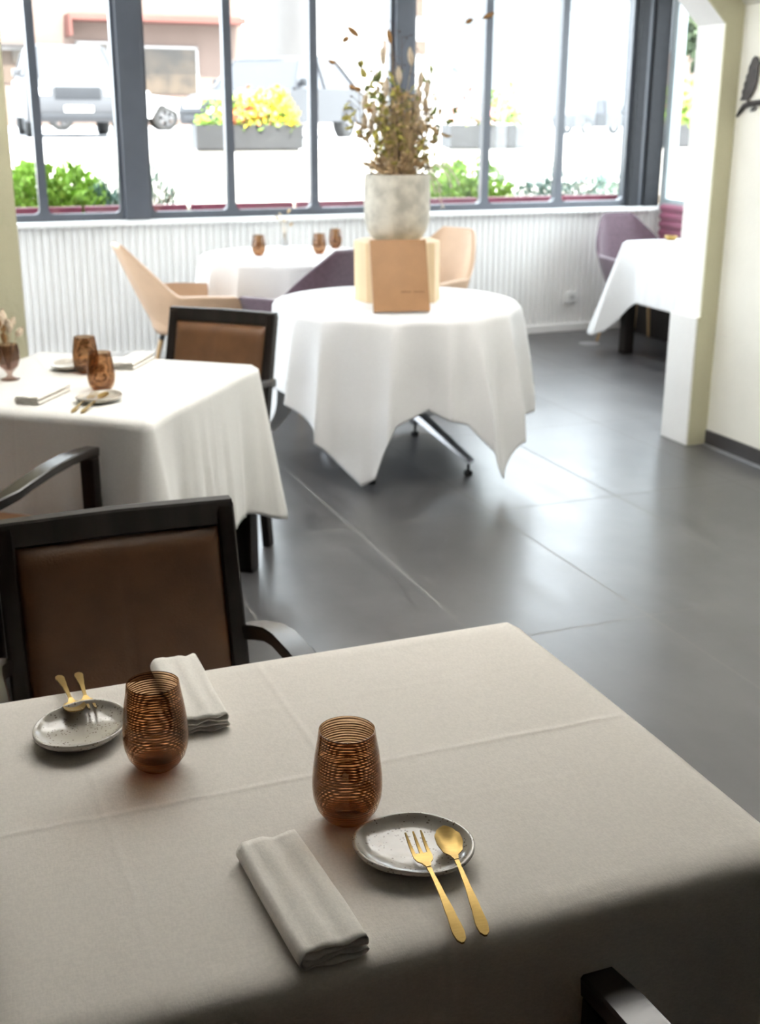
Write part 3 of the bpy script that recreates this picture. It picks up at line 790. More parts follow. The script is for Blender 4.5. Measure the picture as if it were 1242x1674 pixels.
def make_napkin(label, hw_=.036, L=.215, seed=0):
    """a cloth folded over and over: extruded section of loops"""
    b = new()
    # centre line of folded sheet in section (x across, z up)
    layers = 4; th = .0030; gap = .0066
    path = []
    z = .0022
    for k in range(layers):
        x0, x1 = (-hw_, hw_-.004) if k % 2 == 0 else (hw_-.004, -hw_)
        inset = .0015*k
        xs = [x0+(x1-x0)*i/10 for i in range(11)]
        for i, x in enumerate(xs): path.append((x*(1-.02*k), z+.0012*math.sin(i*1.3+k*2+seed)*(i not in (0, 10))))
        # loop at end
        if k < layers-1:
            s = 1 if x1 > 0 else -1
            for q in (30, 60, 90, 120, 150):
                a = math.radians(q); path.append((x1*(1-.02*k)+s*gap*.62*math.sin(a), z+gap/2-gap/2*math.cos(a)))
        z += gap
    # outer wrap around the right-hand side down to the bottom
    x1, z1 = path[-1]; sg = 1 if x1 > 0 else -1
    for q in (20, 50, 80, 110, 140, 165):
        a = math.radians(q); R_ = z1/2-.0008
        path.append((x1+sg*R_*.75*math.sin(a), z1-R_+R_*math.cos(a)))
    NL = 22
    rows = []
    for i in range(NL+1):
        u = i/NL; y = (u-.5)*L
        row = []
        for q, (x, zz) in enumerate(path):
            sc_ = 1+.02*math.sin(u*5+seed)+.015*fract_noise(u*4, seed+q*.05)
            dz = .0016*fract_noise(u*5+3, seed+x*20)
            top = zz/.026
            lift = .006*top*(math.sin(u*PI)**.5*.4+.6)
            ee = .003*fract_noise(q*.35, seed+1)*(1 if u in (0, 1) else 0)
            row.append(b.verts.new((x*sc_, y+ee+(.002*math.sin(q*.7) if i in (0, NL) else 0), max(.0012, zz*.95+dz*top+lift*.6))))
        rows.append(row)
    for r0, r1 in zip(rows, rows[1:]):
        for q in range(len(path)-1): b.faces.new((r0[q], r0[q+1], r1[q+1], r1[q]))
    o = obj('napkin', b, napkin_mat, solid=.0019, off=0, ang=75)
    return tag(o, label, 'napkin', 'folded white napkins')
def place(o, loc, rz=0, tilt=None):
    o.location = loc; o.rotation_euler = (tilt or 0, 0, rz); return o
ZC = .7612
ga = place(make_tumbler('amber threaded tumbler at the centre of the foreground table'), (.446, 1.236, ZC))
dup(ga, (.250, 1.448, ZC), 1.0, 'amber threaded tumbler beside the left plate on the foreground table')
pa = place(make_plate('speckled grey side plate under the fork and spoon, nearest the camera'), (.490, 1.131, ZC), -.45)
pb = dup(pa, (.167, 1.566, ZC), .9, 'grey side plate at the left of the foreground table with cutlery on its far rim')
fk = make_fork('gold fork lying across the near plate, tines on the plate')
sp_ = make_spoon('gold spoon lying across the near plate, bowl on the plate')
def lay(o, end, tip, zend, ztip):
    e = Vector((*end, zend)); t_ = Vector((*tip, ztip)); d = t_-e
    rz = math.atan2(d.y, d.x)-PI/2; tl = math.atan2(d.z, math.hypot(d.x, d.y))
    o.location = e; o.rotation_euler = (tl, 0, rz)
lay(fk, (.477, .963), (.494, 1.141), .7625, .786)
lay(sp_, (.505, .965), (.533, 1.139), .7625, .7865)
f2 = dup(fk, (0, 0, 0), 0, 'gold fork on the far rim of the left plate'); s2 = dup(sp_, (0, 0, 0), 0, 'gold spoon on the far rim of the left plate')
lay(f2, (.190, 1.770), (.183, 1.592), .7625, .786); lay(s2, (.160, 1.770), (.166, 1.592), .7625, .786)
def setnap(o, a, b, z=ZC):
    a = Vector(a); b = Vector(b); c = (a+b)/2; d = b-a; o.location = (c.x, c.y, z); o.rotation_euler = (0, 0, math.atan2(d.y, d.x)-PI/2)
na = make_napkin('folded white napkin left of the near plate on the foreground table'); setnap(na, (.343, .985), (.333, 1.197))
nb = make_napkin('folded white napkin behind the left tumbler on the foreground table', seed=3, hw_=.033); setnap(nb, (.335, 1.515), (.337, 1.733))
# middle table
dup(ga, (.556, 3.812, ZC), .5, 'nearer amber tumbler on the middle table')
dup(ga, (.552, 4.110, ZC), 2.0, 'farther amber tumbler on the middle table')
dup(pa, (.523, 3.665, ZC), .3, 'small plate under the gold cutlery on the middle table')
dup(pa, (.512, 4.200, ZC), 1.3, 'small plate behind the tumblers on the middle table')
f3 = dup(fk, (0, 0, 0), 0, 'left piece of gold cutlery, a fork, on the middle table plate'); s3 = dup(sp_, (0, 0, 0), 0, 'gold spoon on the middle table plate, right of the fork')
lay(f3, (.425, 3.545), (.52, 3.695), .7625, .786); lay(s3, (.450, 3.525), (.55, 3.672), .7625, .7865)
n3 = dup(na, (0, 0, 0), 0, 'folded napkin near the front edge of the middle table'); setnap(n3, (.312, 3.690), (.438, 3.875))
n4 = dup(na, (0, 0, 0), 0, 'folded napkin behind the tumblers on the middle table'); setnap(n4, (.675, 4.115), (.790, 4.305))
# window table
dup(ga, (2.088, 7.351, ZC), 0, 'leftmost amber tumbler on the window table')
dup(ga, (2.475, 7.322, ZC), 0, 'middle amber tumbler on the window table, just above the plum chair')
dup(ga, (2.680, 7.60, ZC), 0, 'rightmost amber tumbler on the window table')

def bunny(bm_stem, bm_tail, p0, p1, p2, L=.04, R=.009, sd=0):
    pass
def make_tail_stem(name, base, mid, tip, direction, L, R, tmat, parent, smat=straw, fuzz=70):
    b = new(); tube(b, bez(base, mid, tip, 9), .0011, 5); st = obj(name, b, smat, parent)
    b = new(); d = Vector(direction).normalized(); tp = Vector(tip)
    a = Vector((0, 0, 1)) if abs(d.z) < .9 else Vector((1, 0, 0)); s = d.cross(a).normalized(); u = s.cross(d)
    ring = []
    NP = 9; n = 10
    for i in range(NP+1):
        q = i/NP; r = R*math.sin(PI*min(1, q*.93+.04))**.6
        ring.append([b.verts.new(tp+d*L*q+(s*math.cos(2*PI*k/n)+u*math.sin(2*PI*k/n))*r) for k in range(n)])
    for A_, B_ in zip(ring, ring[1:]):
        for k in range(n): b.faces.new((A_[k], A_[(k+1) % n], B_[(k+1) % n], B_[k]))
    b.faces.new(ring[0]); b.faces.new(ring[-1])
    for k in range(fuzz):
        q = random.random(); an = random.random()*2*PI; r = R*math.sin(PI*min(1, q*.93+.04))**.6
        o_ = (s*math.cos(an)+u*math.sin(an)); c_ = tp+d*L*q+o_*r*.8
        e_ = c_+(o_*.6+d*.9).normalized()*R*.9; w_ = d.cross(o_)*R*.08
        b.faces.new((b.verts.new(c_-w_), b.verts.new(c_+w_), b.verts.new(e_)))
    obj('seed_head', b, tmat, st)
    return st
def bez(a, m_, c_, n):
    a, m_, c_ = Vector(a), Vector(m_), Vector(c_)
    return [(a*(1-t)**2+m_*2*t*(1-t)+c_*t*t) for t in [i/(n-1) for i in range(n)]]

# goblet of dried bunny tails on the middle table (left edge)
t = thing('bunny_tail_vase', 'smoky goblet of pale bunny tail grass at the left edge of the middle table', 'vase', (.300, 4.09, ZC))
b = new(); lathe(b, [(0, 0), (.030, .0), (.032, .003), (.012, .010), (.008, .018), (.014, .028), (.030, .045), (.038, .070), (.037, .095), (.034, .118), (.0325, .118), (.0355, .095), (.0365, .070), (.0285, .047), (.010, .033), (0, .032)], 40)
obj('goblet', b, smoke, t, ang=80)
random.seed(21)
for k in range(15):
    a = random.random()*2*PI; r = random.uniform(.01, .055); h = random.uniform(.125, .19)
    tip = (r*math.cos(a), r*math.sin(a), h); d = (tip[0]*3, tip[1]*3, .12)
    make_tail_stem('grass_stem', (tip[0]*.15, tip[1]*.15, .036), (tip[0]*.3, tip[1]*.3, h*.7), tip, d, random.uniform(.035, .05), random.uniform(.009, .0125), [pale_tail, pale_tail, tail_mat][k % 3], t)

# little vase on the window table
t = thing('bud_vase', 'small clear bud vase with a dried sprig on the window table', 'vase', (2.37, 7.72, ZC))
b = new(); lathe(b, [(0, 0), (.022, 0), (.024, .01), (.020, .05), (.012, .075), (.014, .095), (.0125, .095), (.0105, .075), (.018, .05), (.021, .012), (0, .008)], 28); obj('vase', b, clear, t, ang=80)
for k in range(5):
    a = k*1.3; tip = (.035*math.cos(a), .03*math.sin(a), .14+.022*k)
    make_tail_stem('dried_sprig', (0, 0, .02), (0, 0, .1), tip, (tip[0], tip[1], .03), .03, .008, pale_tail if k % 2 else straw, t)
# things on the right hand table
b = new(); lathe(b, [(0, 0), (.03, 0), (.04, .012), (.045, .03), (.043, .03), (.037, .014), (0, .006)], 32)
o = obj('tealight_bowl', b, gold, ang=70); o.location = (4.98, 7.16, .7772); tag(o, 'small golden bowl on the white table beside the right jamb', 'bowl')
n5 = dup(na, (5.09, 6.98, .7772), .3, 'napkin on the white table beside the right jamb'); 

# ---------------------------------------------------------------- wood block, menu, bouquet on the round table
b = new(); n = 10; R_ = .205; zb = ZC
ring = []
random.seed(3)
offs = [random.uniform(-.012, .012) for _ in range(n)]
for z in (0, .272, .276):
    k_ = 1.0 if z < .275 else .985
    ring.append([b.verts.new(((R_+offs[i]+.004*math.sin(z*9+i))*k_*math.cos(2*PI*(i+.5)/n), (R_+offs[i])*k_*math.sin(2*PI*(i+.5)/n), z)) for i in range(n)])
for a, c in zip(ring, ring[1:]):
    for i in range(n): b.faces.new((a[i], a[(i+1) % n], c[(i+1) % n], c[i]))
b.faces.new(ring[0][::-1]); b.faces.new(ring[-1])
BX, BY = 2.195, 5.335
o = obj('wood_block', b, block_wood, smooth=False); o.location = (BX, BY, zb); tag(o, 'pale faceted wood block standing on the round table', 'wood block')
# menu: leaning book
t = thing('menu', 'tan menu book leaning against the pale wood block', 'menu', (2.043, 4.912, ZC+.0115), -.22)
lean = Matrix.Rotation(-math.radians(24), 4, 'X')
def mbox(b, *a, bev=0): box(b, *a, bev=bev, mtx=lean)
b = new(); mbox(b, -.125, .125, -.003, .0, 0, .325, bev=.001); obj('front_cover', b, menu_mat, t)
b = new(); mbox(b, -.125, .125, .022, .025, 0, .325, bev=.001); obj('back_cover', b, menu_mat, t)
b = new(); mbox(b, -.1265, -.1235, -.003, .025, 0, .325, bev=.001); obj('spine', b, menu_mat, t)
b = new(); mbox(b, -.1225, .120, .001, .021, .004, .320); obj('pages', b, plastic, t)
b = new(); x = .0
random.seed(5)
while x < .098:
    wd = random.uniform(.004, .008); hgt = random.uniform(.005, .0085)
    if not (.044 < x < .054): mbox(b, x, x+wd, -.0034, -.0029, .083, .083+hgt)
    x += wd+.0025
obj('embossed_lettering', b, menu_dark, t, smooth=False)

t = thing('potted_bouquet', 'big rough concrete pot of dried grasses and twigs on the wood block', 'dried flowers', (2.193, 5.35, ZC+.2765))
b = new(); lathe(b, [(0, 0), (.095, 0), (.118, .012), (.140, .045), (.153, .10), (.155, .20), (.153, .285), (.150, .298), (.142, .300), (.138, .29), (.14, .26), (0, .258)], 64); obj('pot', b, pot_mat, t, ang=60)
b = new()
random.seed(12)
grid(b, 40, 12, lambda u, v: Vector(((1-v)*.138*math.cos(2*PI*u), (1-v)*.138*math.sin(2*PI*u), .27+.05*v+.012*fract_noise(u*9+v*6, 4))), True)
obj('straw_filling', b, soil_mat, t)
O = Vector((2.193, 5.35, ZC+.2765))
def L_(p): return Vector(p)-O
def base_pt(): 
    a = random.random()*2*PI; r = random.uniform(.0, .06); return Vector((r*math.cos(a), r*math.sin(a), .27))
for p, d, L, R in [((1.916, 5.25, 1.955), (.3, 0, -.22), .062, .0125), ((1.925, 5.34, 1.90), (.4, 0, .3), .035, .012), ((2.129, 5.28, 1.895), (-.1, 0, .4), .06, .0115), ((1.91, 5.4, 1.813), (-.6, .1, .2), .03, .010),
                   ((1.932, 5.2, 1.700), (-.6, 0, .3), .032, .011), ((1.985, 5.36, 1.706), (.9, 0, -.1), .034, .012), ((2.585, 5.3, 2.012), (.9, 0, .38), .062, .0115), ((2.510, 5.32, 1.992), (.8, 0, .4), .036, .011), ((2.004, 5.25, 1.621), (.8, 0, -.4), .03, .011)]:
    p = L_(p); bs_ = base_pt(); md = Vector((bs_.x*.4+p.x*.25, bs_.y*.4+p.y*.3, p.z*.85))
    make_tail_stem('bunny_tail_stem', bs_, md, p, d, L, R, tail_mat, t)
random.seed(33)
def leaf(b, c, d, L, W, nrm):
    d = d.normalized(); s = d.cross(nrm).normalized(); n_ = s.cross(d)
    rows = []
    for i in range(6):
        q = i/5; w_ = W*math.sin(PI*min(.98, q*.9+.08))**.8; 
        cc = c+d*L*q+n_*(.15*L*math.sin(PI*q))
        rows.append((b.verts.new(cc-s*w_+n_*w_*.25), b.verts.new(cc), b.verts.new(cc+s*w_+n_*w_*.25)))
    for r0, r1 in zip(rows, rows[1:]):
        b.faces.new((r0[0], r0[1], r1[1], r1[0])); b.faces.new((r0[1], r0[2], r1[2], r1[1]))
def rv(s=1): return Vector((random.uniform(-s, s), random.uniform(-s, s), random.uniform(-s, s)))
LP = [(2.019, 1.80), (2.059, 1.775), (2.10, 1.771), (2.098, 1.694), (2.172, 1.694), (2.217, 1.682), (2.158, 1.603), (2.119, 1.577), (2.248, 1.59), (2.399, 1.657), (2.423, 1.524), (2.054, 1.485), (1.937, 1.615), (2.32, 1.774), (2.325, 1.524), (2.295, 1.457), (2.14, 1.74), (2.2, 1.76), (2.36, 1.60), (2.41, 1.47), (2.38, 1.42), (2.03, 1.70), (2.00, 1.56), (2.27, 1.68), (2.08, 1.63), (2.43, 1.60)]
for k, (x, z) in enumerate(LP):
    p = L_((x, 5.35+random.uniform(-.1, .1), z)); bs_ = base_pt(); md = Vector((bs_.x*.5+p.x*.4, bs_.y, p.z*.7))
    pts = bez(bs_, md, p, 12)
    b = new(); tube(b, pts, [.0022-.0012*i/11 for i in range(12)], 5); st = obj('branch', b, [straw, twig_mat, straw][k % 3], t)
    b = new()
    for i in range(4, 12):
        for q in range(2):
            leaf(b, pts[i]+rv(.006), rv(1)+Vector((0, 0, .5)), random.uniform(.03, .06), random.uniform(.008, .015), rv(1))
    obj('leaves', b, [leaf_y, leaf_g, straw, leaf_y][k % 4], st, solid=.0004)
# dark twigs
for k, (x, z, md) in enumerate([(1.985, 1.68, (-.22, .06)), (2.314, 1.84, (.05, .3)), (2.457, 1.79, (.1, .35)), (2.40, 1.83, (.14, .3)), (2.20, 1.98, (.0, .4)), (2.25, 1.93, (.03, .4)), (2.16, 1.96, (-.02, .4))]):
    p = L_((x, 5.3+.03*k, z)); bs_ = base_pt() if k else L_((2.045, 5.30, 1.34))
    pts = bez(bs_, (md[0]*.8, 0, p.z*.6), p, 16)
    b = new(); tube(b, pts, [.0032-.0022*i/15 for i in range(16)], 6)
    for i in range(5, 16):
        e_ = pts[i]+Vector((random.choice((-1, 1))*random.uniform(.02, .05), random.uniform(-.02, .02), random.uniform(.01, .05)))
        tube(b, [pts[i], e_], [.0014, .0007], 4)
        for r_ in range(2):
            c_ = e_+rv(.008); leaf(b, c_, rv(1), .009, .0045, rv(1))
    obj('twig', b, twig_mat, t)
# fine straw spray at the heart of the bouquet
b = new()
for k in range(230):
    a = random.random()*2*PI; r = random.random()**.5*.12; h = random.uniform(.34, .66); sp = random.uniform(.6, 1.8)
    p = Vector((r*sp*math.cos(a), r*sp*.8*math.sin(a), h)); s = Vector((r*.5*math.cos(a), r*.5*math.sin(a), .27))
    tube(b, bez(s, (s+p)/2+Vector((0, 0, .04)), p, 5), .0011, 4)
    for q in range(5): leaf(b, p+rv(.012), rv(1), .016, .004, rv(1))
o = obj('straw_spray', b, straw, t); o['kind'] = 'stuff'
b = new()
for k in range(110):
    a = random.random()*2*PI; r = random.uniform(.02, .13); p = Vector((r*math.cos(a), r*math.sin(a), .29+random.random()*.06))
    leaf(b, p, Vector((math.cos(a), math.sin(a), random.uniform(.1, 1.0))), random.uniform(.04, .075), .006, rv(1))
o = obj('dry_leaf_tuft', b, straw, t); o['kind'] = 'stuff'
for k, (x, z) in enumerate([(2.40, 1.20), (2.37, 1.27), (2.47, 1.29), (2.52, 1.30), (2.02, 1.29)]):
    p = L_((x, 5.3+.03*k, z)); s = Vector((.11 if x > 2.2 else -.11, 0, .28))
    pts = bez(s, (p.x*.75, p.y, .40), p, 12); b = new(); tube(b, pts, .0014, 5)
    for i in range(4, 12):
        for q in range(7): leaf(b, pts[i], rv(.5)+(pts[i]-pts[i-1]).normalized(), random.uniform(.02, .035), .0016, rv(1))
    obj('feather_grass', b, feather, t)
for k in range(18):   # pale plumes in the middle
    x = random.uniform(2.02, 2.36); z = random.uniform(1.52, 1.86)
    make_tail_stem('plume_stem', base_pt(), (0, 0, .45), L_((x, 5.33+random.uniform(-.05, .06), z-.05)), (random.uniform(-.2, .2), 0, 1), .075, .014, pale_tail, t)

# ---------------------------------------------------------------- wall fittings
t = thing('power_socket', 'white double power socket on the ribbed panel', 'socket', (4.80, 8.150, .262))
b = new(); box(b, -.045, .045, -.012, .004, -.04, .04, .003); obj('plate', b, plastic, t)
b = new()
for s in (-1,):
    lathe(b, [(.0, .0), (.019, .0), (.021, .004), (.021, 0)], 20)
mt4 = Matrix.Translation((0, -.0135, 0)) @ Matrix.Rotation(PI/2, 4, 'X')
for v in b.verts: v.co = mt4 @ v.co
obj('outlet', b, mat('socket_grey', (.55, .55, .54), .5, var=.03), t)
b = new(); lathe(b, [(0, 0), (.075, 0), (.075, .004), (.065, .006), (0, .006)], 32); o = obj('floor_disc', b, alu); o.location = (4.66, 7.62, 0); tag(o, 'round metal floor disc before the ribbed panel', 'floor outlet')  # thin round metal disc lying on the floor
# wrought iron bird on a branch, flat cut metal on the cream wall
t = thing('bird_wall_ornament', 'dark iron silhouette of a bird on a branch on the cream wall', 'wall ornament', (3.742, 4.80, 1.62))
body = [(.11, .045), (.095, .066), (.101, .085), (.088, .10), (.092, .118), (.078, .135), (.081, .15), (.068, .165), (.067, .19), (.056, .205), (.047, .225), (.030, .237), (.012, .230), (.001, .212), (-.012, .206), (.0, .195), (-.002, .165), (.002, .13), (.013, .095), (.035, .062), (.060, .045)]
b = new(); prism(b, [(-y_+.05+.045, z_) for y_, z_ in [(0, 0)]][:0] or [(p[0]-.0, p[1]) for p in body], -.006, .0, 'x'); obj('bird', b, iron, t, smooth=False)
b = new(); tube(b, [(-.003, .125, -.025), (-.003, .10, 0.0), (-.003, .075, .022), (-.003, .04, .03), (-.003, -.02, .035), (-.003, -.12, .045), (-.003, -.22, .03)], [.005, .010, .012, .013, .012, .011, .006], 8); obj('branch', b, iron, t)
b = new(); tube(b, [(-.003, .055, .03), (-.003, .053, .055)], .004, 6); obj('leg', b, iron, t)
b = new()
prism(b, [(-.0, .02), (.02, .012), (.03, -.005), (.01, -.0), (-.01, .01)], -.005, 0, 'x'); prism(b, [(-.12, .05), (-.10, .08), (-.08, .085), (-.09, .06)], -.005, 0, 'x'); prism(b, [(-.17, .03), (-.15, -.0), (-.13, -.01), (-.14, .02)], -.005, 0, 'x'); obj('leaves', b, iron, t, smooth=False)

# ---------------------------------------------------------------- outside
ZG = 1.15
bm = new(); 
def gz(x, y):
    s = max(0, min(1, (x-10)/18)); return ZG-.42*s*s*(3-2*s)
grid(bm, 60, 30, lambda u, v: Vector((-60+u*160, 10.35+v*150, gz(-60+u*160, 0))))
o = obj('ground_street', bm, asphalt); tag(o, 'pale sunlit street beyond the garden wall', 'street', kind='structure')
bm = new(); box(bm, -8, 14, 10.2, 10.36, .4, 1.305); struct('wall_garden', bm, render_w, 'low white garden wall outside the window', 'garden wall')
bm = new(); box(bm, -8, 14, 8.36, 10.2, .4, .86); struct('ground_bed', bm, earth, 'planting bed between window and garden wall', 'ground')
for i, (a, b_) in enumerate([(-1.4, -.35), (-.33, .5), (.52, 1.19), (1.20, 1.90), (1.92, 2.66), (2.68, 3.38), (3.40, 4.10), (4.12, 4.83), (4.85, 5.5)]):
    bm = new(); box(bm, a, b_-.012, 8.40, 8.46, .93, 1.005, .003)
    o = obj('burgundy_board', bm, burg_paint); tag(o, 'burgundy board outside the glass, number %d from the left' % (i+1), 'board', 'burgundy boards along the foot of the window')
    o['label'] = 'burgundy board outside the window, ' + ['hidden beyond the left pier', 'hidden behind the left pier', 'at the left pier', 'below the bright green shrub', 'before the thin blue-green shrub', 'below the flower trough', 'directly behind the concrete pot', 'right of the concrete pot', 'nearest the corner post'][i]

def shrub(name, label, cx_, cy_, z0, rx, ry, h, mt, n, seed, sz=.05, spiky=False):
    random.seed(seed)
    t = thing(name, label, 'shrub', (cx_, cy_, z0))
    b = new()
    for k in range(n):
        a = random.random()*2*PI; e = random.random(); r = random.random()**.4
        p = Vector((rx*r*math.cos(a)*math.sqrt(1-e*e*.8), ry*r*math.sin(a), h*(e*.9+.05)*(.75+.25*math.sin(3*a+seed))))
        d = Vector((p.x/rx, p.y/ry, .6+e)).normalized()+rv(.6)
        leaf(b, p, d, sz*random.uniform(.7, 1.4), sz*(.10 if spiky else .28), rv(1))
    obj('foliage', b, mt, t, smooth=True)
    b = new()
    for k in range(7):
        a = k*.9; tube(b, [(0, 0, -.02), (rx*.3*math.cos(a), ry*.3*math.sin(a), h*.3), (rx*.6*math.cos(a), ry*.6*math.sin(a), h*.65)], [.012, .008, .004], 5)
    obj('stem', b, twig_mat, t)
    return t
shrub('shrub', 'bright yellow-green shrub outside the left window', 1.06, 9.1, .86, .42, .35, .41, shrub_y, 1500, 1, .06)
shrub('shrub', 'blue-green conifer shrub beside the yellow-green shrub', 1.48, 9.2, .86, .28, .3, .27, shrub_b, 1100, 2, .06, True)
shrub('shrub', 'thin blue-green conifer shrub right of the thick left post', 1.86, 9.2, .86, .24, .25, .38, shrub_b, 420, 3, .06, True)
shrub('shrub', 'fresh green shrub right of the concrete pot', 4.36, 9.2, .86, .40, .3, .40, shrub_y, 950, 4, .06)
shrub('shrub', 'blue-green conifer shrub near the corner post', 5.42, 9.3, .86, .62, .35, .36, shrub_b, 1700, 5, .06, True)
shrub('shrub', 'dark conifer shrub outside the side window', 6.75, 8.55, .86, .45, .5, .24, shrub_b, 700, 6, .07, True)
bm = new(); box(bm, 5.75, 7.9, 4.0, 8.36, .4, .86); struct('ground_side_bed', bm, earth, 'planting bed outside the side window', 'ground')
bm = new(); box(bm, 14, 30, 8, 10.35, .6, .8); struct('ground_side', bm, asphalt, 'pale ground beyond the side wall', 'ground')

def planter(label, cx_, wd, seed, cols):
    random.seed(seed)
    t = thing('flower_trough', label, 'planter', (cx_, 10.28, 1.305))
    b = new(); h = .205
    for (x0, x1, y0, y1) in ((-wd/2, wd/2, -.10, -.085), (-wd/2, wd/2, .085, .10), (-wd/2, -wd/2+.015, -.085, .085), (wd/2-.015, wd/2, -.085, .085)): box(b, x0, x1, y0, y1, .012, h)
    box(b, -wd/2+.015, wd/2-.015, -.085, .085, .012, .17); box(b, -wd/2+.03, wd/2-.03, -.07, .07, 0, .012); obj('trough', b, trough, t, smooth=False)
    for (mt, x0, x1, h0, h1, n, s) in cols:
        b = new()
        for k in range(n):
            x = random.uniform(x0, x1); f_ = math.sin(PI*(x-x0)/(x1-x0))**.5
            p = Vector((x, random.uniform(-.11, .10), h0+(h1-h0)*f_*random.random())); leaf(b, p, rv(1)+Vector((0, 0, .4)), s*random.uniform(.7, 1.3), s*.38, rv(1))
        obj('flowers', b, mt, t)
    return t
planter('dark flower trough with yellow and orange blooms on the garden wall', 2.85, .92, 11,
        [(shrub_y, -.42, .40, .16, .42, 260, .05), (fl_o, -.15, .12, .2, .50, 90, .05), (fl_p, -.12, .2, .2, .44, 60, .05), (fl_y, -.02, .44, .19, .50, 260, .055), (leaf_g, -.02, .25, .18, .36, 80, .05), (shrub_y, -.44, -.2, .2, .40, 60, .03)])
planter('dark flower trough with sparse green shoots on the garden wall', 5.08, .80, 12,
        [(shrub_y, -.0, .35, .18, .55, 130, .05), (fl_p, -.38, .1, .2, .55, 70, .045), (leaf_g, -.3, .35, .18, .34, 70, .045)])

planter('flower trough seen through the side window', 7.25, 1.3, 14, [(shrub_y, -.64, .64, .16, .62, 420, .06), (fl_p, -.42, .42, .35, .66, 60, .05), (leaf_g, -.44, .44, .16, .4, 120, .05)])
def wheel(parent, x, y, r, wd):
    b = new()
    prof = [(r*.62, -wd/2), (r*.93, -wd/2), (r, -wd/2+.03), (r, wd/2-.03), (r*.93, wd/2), (r*.62, wd/2)]
    lathe(b, prof+[prof[0]], 36)
    for v in b.verts: v.co = Vector((v.co.x+x, v.co.z+y, v.co.y+r))
    w_ = obj('wheel', b, tyre, parent)
    b = new(); sgn = 1 if y > 0 else -1
    for k in range(5):
        a = k*2*PI/5
        beam(b, [(x, y+sgn*(wd/2-.01), r), (x+r*.62*math.cos(a), y+sgn*(wd/2-.01), r+r*.62*math.sin(a))], .06, .09)
    lathe(b, [(r*.56, 0), (r*.64, 0), (r*.64, .06), (r*.56, .06), (r*.56, 0)], 36)
    for v in b.verts[-36*5:]: v.co = Vector((v.co.x+x, y+sgn*(wd/2-.06)+v.co.z*sgn, v.co.y+r))
    obj('rim', b, rim_m, w_)
def make_car(label, paint, loc, rz, suv=False, L=4.3, W=1.8, H=1.45):
    """faces local +x"""
    t = thing('car', label, 'car', loc, rz)
    if suv: H = 1.72; L = 4.7; W = 1.9
    hb = .95*H/1.45*.72 if not suv else .98
    h1 = H
    fx = L/2
    if suv: top = [(-fx+.05, .45), (-fx, .75), (-fx+.03, 1.05), (-fx+.12, 1.12), (-fx+1.2, 1.12), (fx-1.5, 1.12), (fx-.35, 1.02), (fx-.05, .88), (fx, .62), (fx-.04, .38)]
    else: top = [(-fx+.05, .40), (-fx, .62), (-fx+.05, .88), (-fx+.3, .95), (fx-1.35, .92), (fx-.45, .80), (fx-.08, .66), (fx, .5), (fx-.05, .32)]
    rw = .36 if suv else .32; wb = L*.30
    def arch_(cx_): return [(cx_+rw*1.15*math.cos(a), max(.28, rw+rw*1.15*math.sin(a))) for a in [PI*k/8 for k in range(9)]]
    bottom = [(fx-.12, .28)] + arch_(wb+.05) + arch_(-wb-.05) + [(-fx+.12, .28)]
    outl = top+bottom
    b = new()
    # centre section plus tapered sides
    secs = [(-W/2, .94), (-W/2+.10, 1.0), (W/2-.10, 1.0), (W/2, .94)]
    rows = []
    zc = .6
    for y, k_ in secs:
        rows.append([b.verts.new((x_*(.985 if k_ < 1 else 1), y, zc+(z_-zc)*(k_ if z_ > zc else 1))) for x_, z_ in outl])
    n = len(outl)
    for r0, r1 in zip(rows, rows[1:]):
        for i in range(n): b.faces.new((r0[i], r0[(i+1) % n], r1[(i+1) % n], r1[i]))
    f1 = b.faces.new(rows[0]); f2_ = b.faces.new(rows[-1][::-1])
    bmesh.ops.triangulate(b, faces=[f1, f2_])
    obj('body', b, paint, t, ang=35)
    # cabin (greenhouse)
    if suv: cab = [(-fx+.12, 1.10), (-fx+.35, H-.08), (-fx+.7, H-.01), (.1, H), (.55, H-.06), (fx-1.35, 1.10)]
    else: cab = [(-fx+.30, .93), (-fx+1.0, H-.05), (-.5, H), (.1, H-.02), (.45, H-.10), (fx-1.20, .90)]
    b = new(); rows = []
    zb_ = cab[0][1]
    for s in (-1, 1):
        rows.append([b.verts.new((x_, s*((W/2-.06)-(z_-zb_)*.34), z_)) for x_, z_ in cab])
    n = len(cab)
    for i in range(n): b.faces.new((rows[0][i], rows[0][(i+1) % n], rows[1][(i+1) % n], rows[1][i]))
    b.faces.new(rows[0]); b.faces.new(rows[1][::-1])
    obj('cabin', b, car_glass, t, smooth=False)
    b = new()
    rp = cab[1:-1]
    rows = [[b.verts.new((x_, s*((W/2-.05)-(z_-zb_)*.34), z_+.012)) for x_, z_ in rp] for s in (-1, 1)]
    for i in range(len(rp)-1): b.faces.new((rows[0][i], rows[0][i+1], rows[1][i+1], rows[1][i]))
    for s, row in ((-1, rows[0]), (1, rows[1])):
        for (p, q) in (((cab[0]), cab[1]), (cab[-1], cab[-2]), ((-.35, zb_), (-.35, H-.01))):
            beam(b, [(p[0], s*(W/2-.05), p[1]), (q[0], s*((W/2-.05)-(q[1]-zb_)*.34), q[1])], .06, .05)
    obj('roof', b, paint, t, solid=.02)
    for x_ in (wb+.05, -wb-.05):
        for s in (-1, 1): wheel(t, x_, s*(W/2-.12), rw, .22)
    zh = .82 if suv else .62
    for s in (-1, 1):
        b = new(); box(b, fx-.20, fx-.0, s*(W/2-.30)-.17, s*(W/2-.30)+.17, zh-.07, zh+.07, .03); obj('headlight', b, lamp_m, t)
        b = new(); box(b, .55, .70, s*(W/2+.02)-.09, s*(W/2+.02)+.09, zb_+.02, zb_+.16, .03); obj('wing_mirror', b, paint, t)
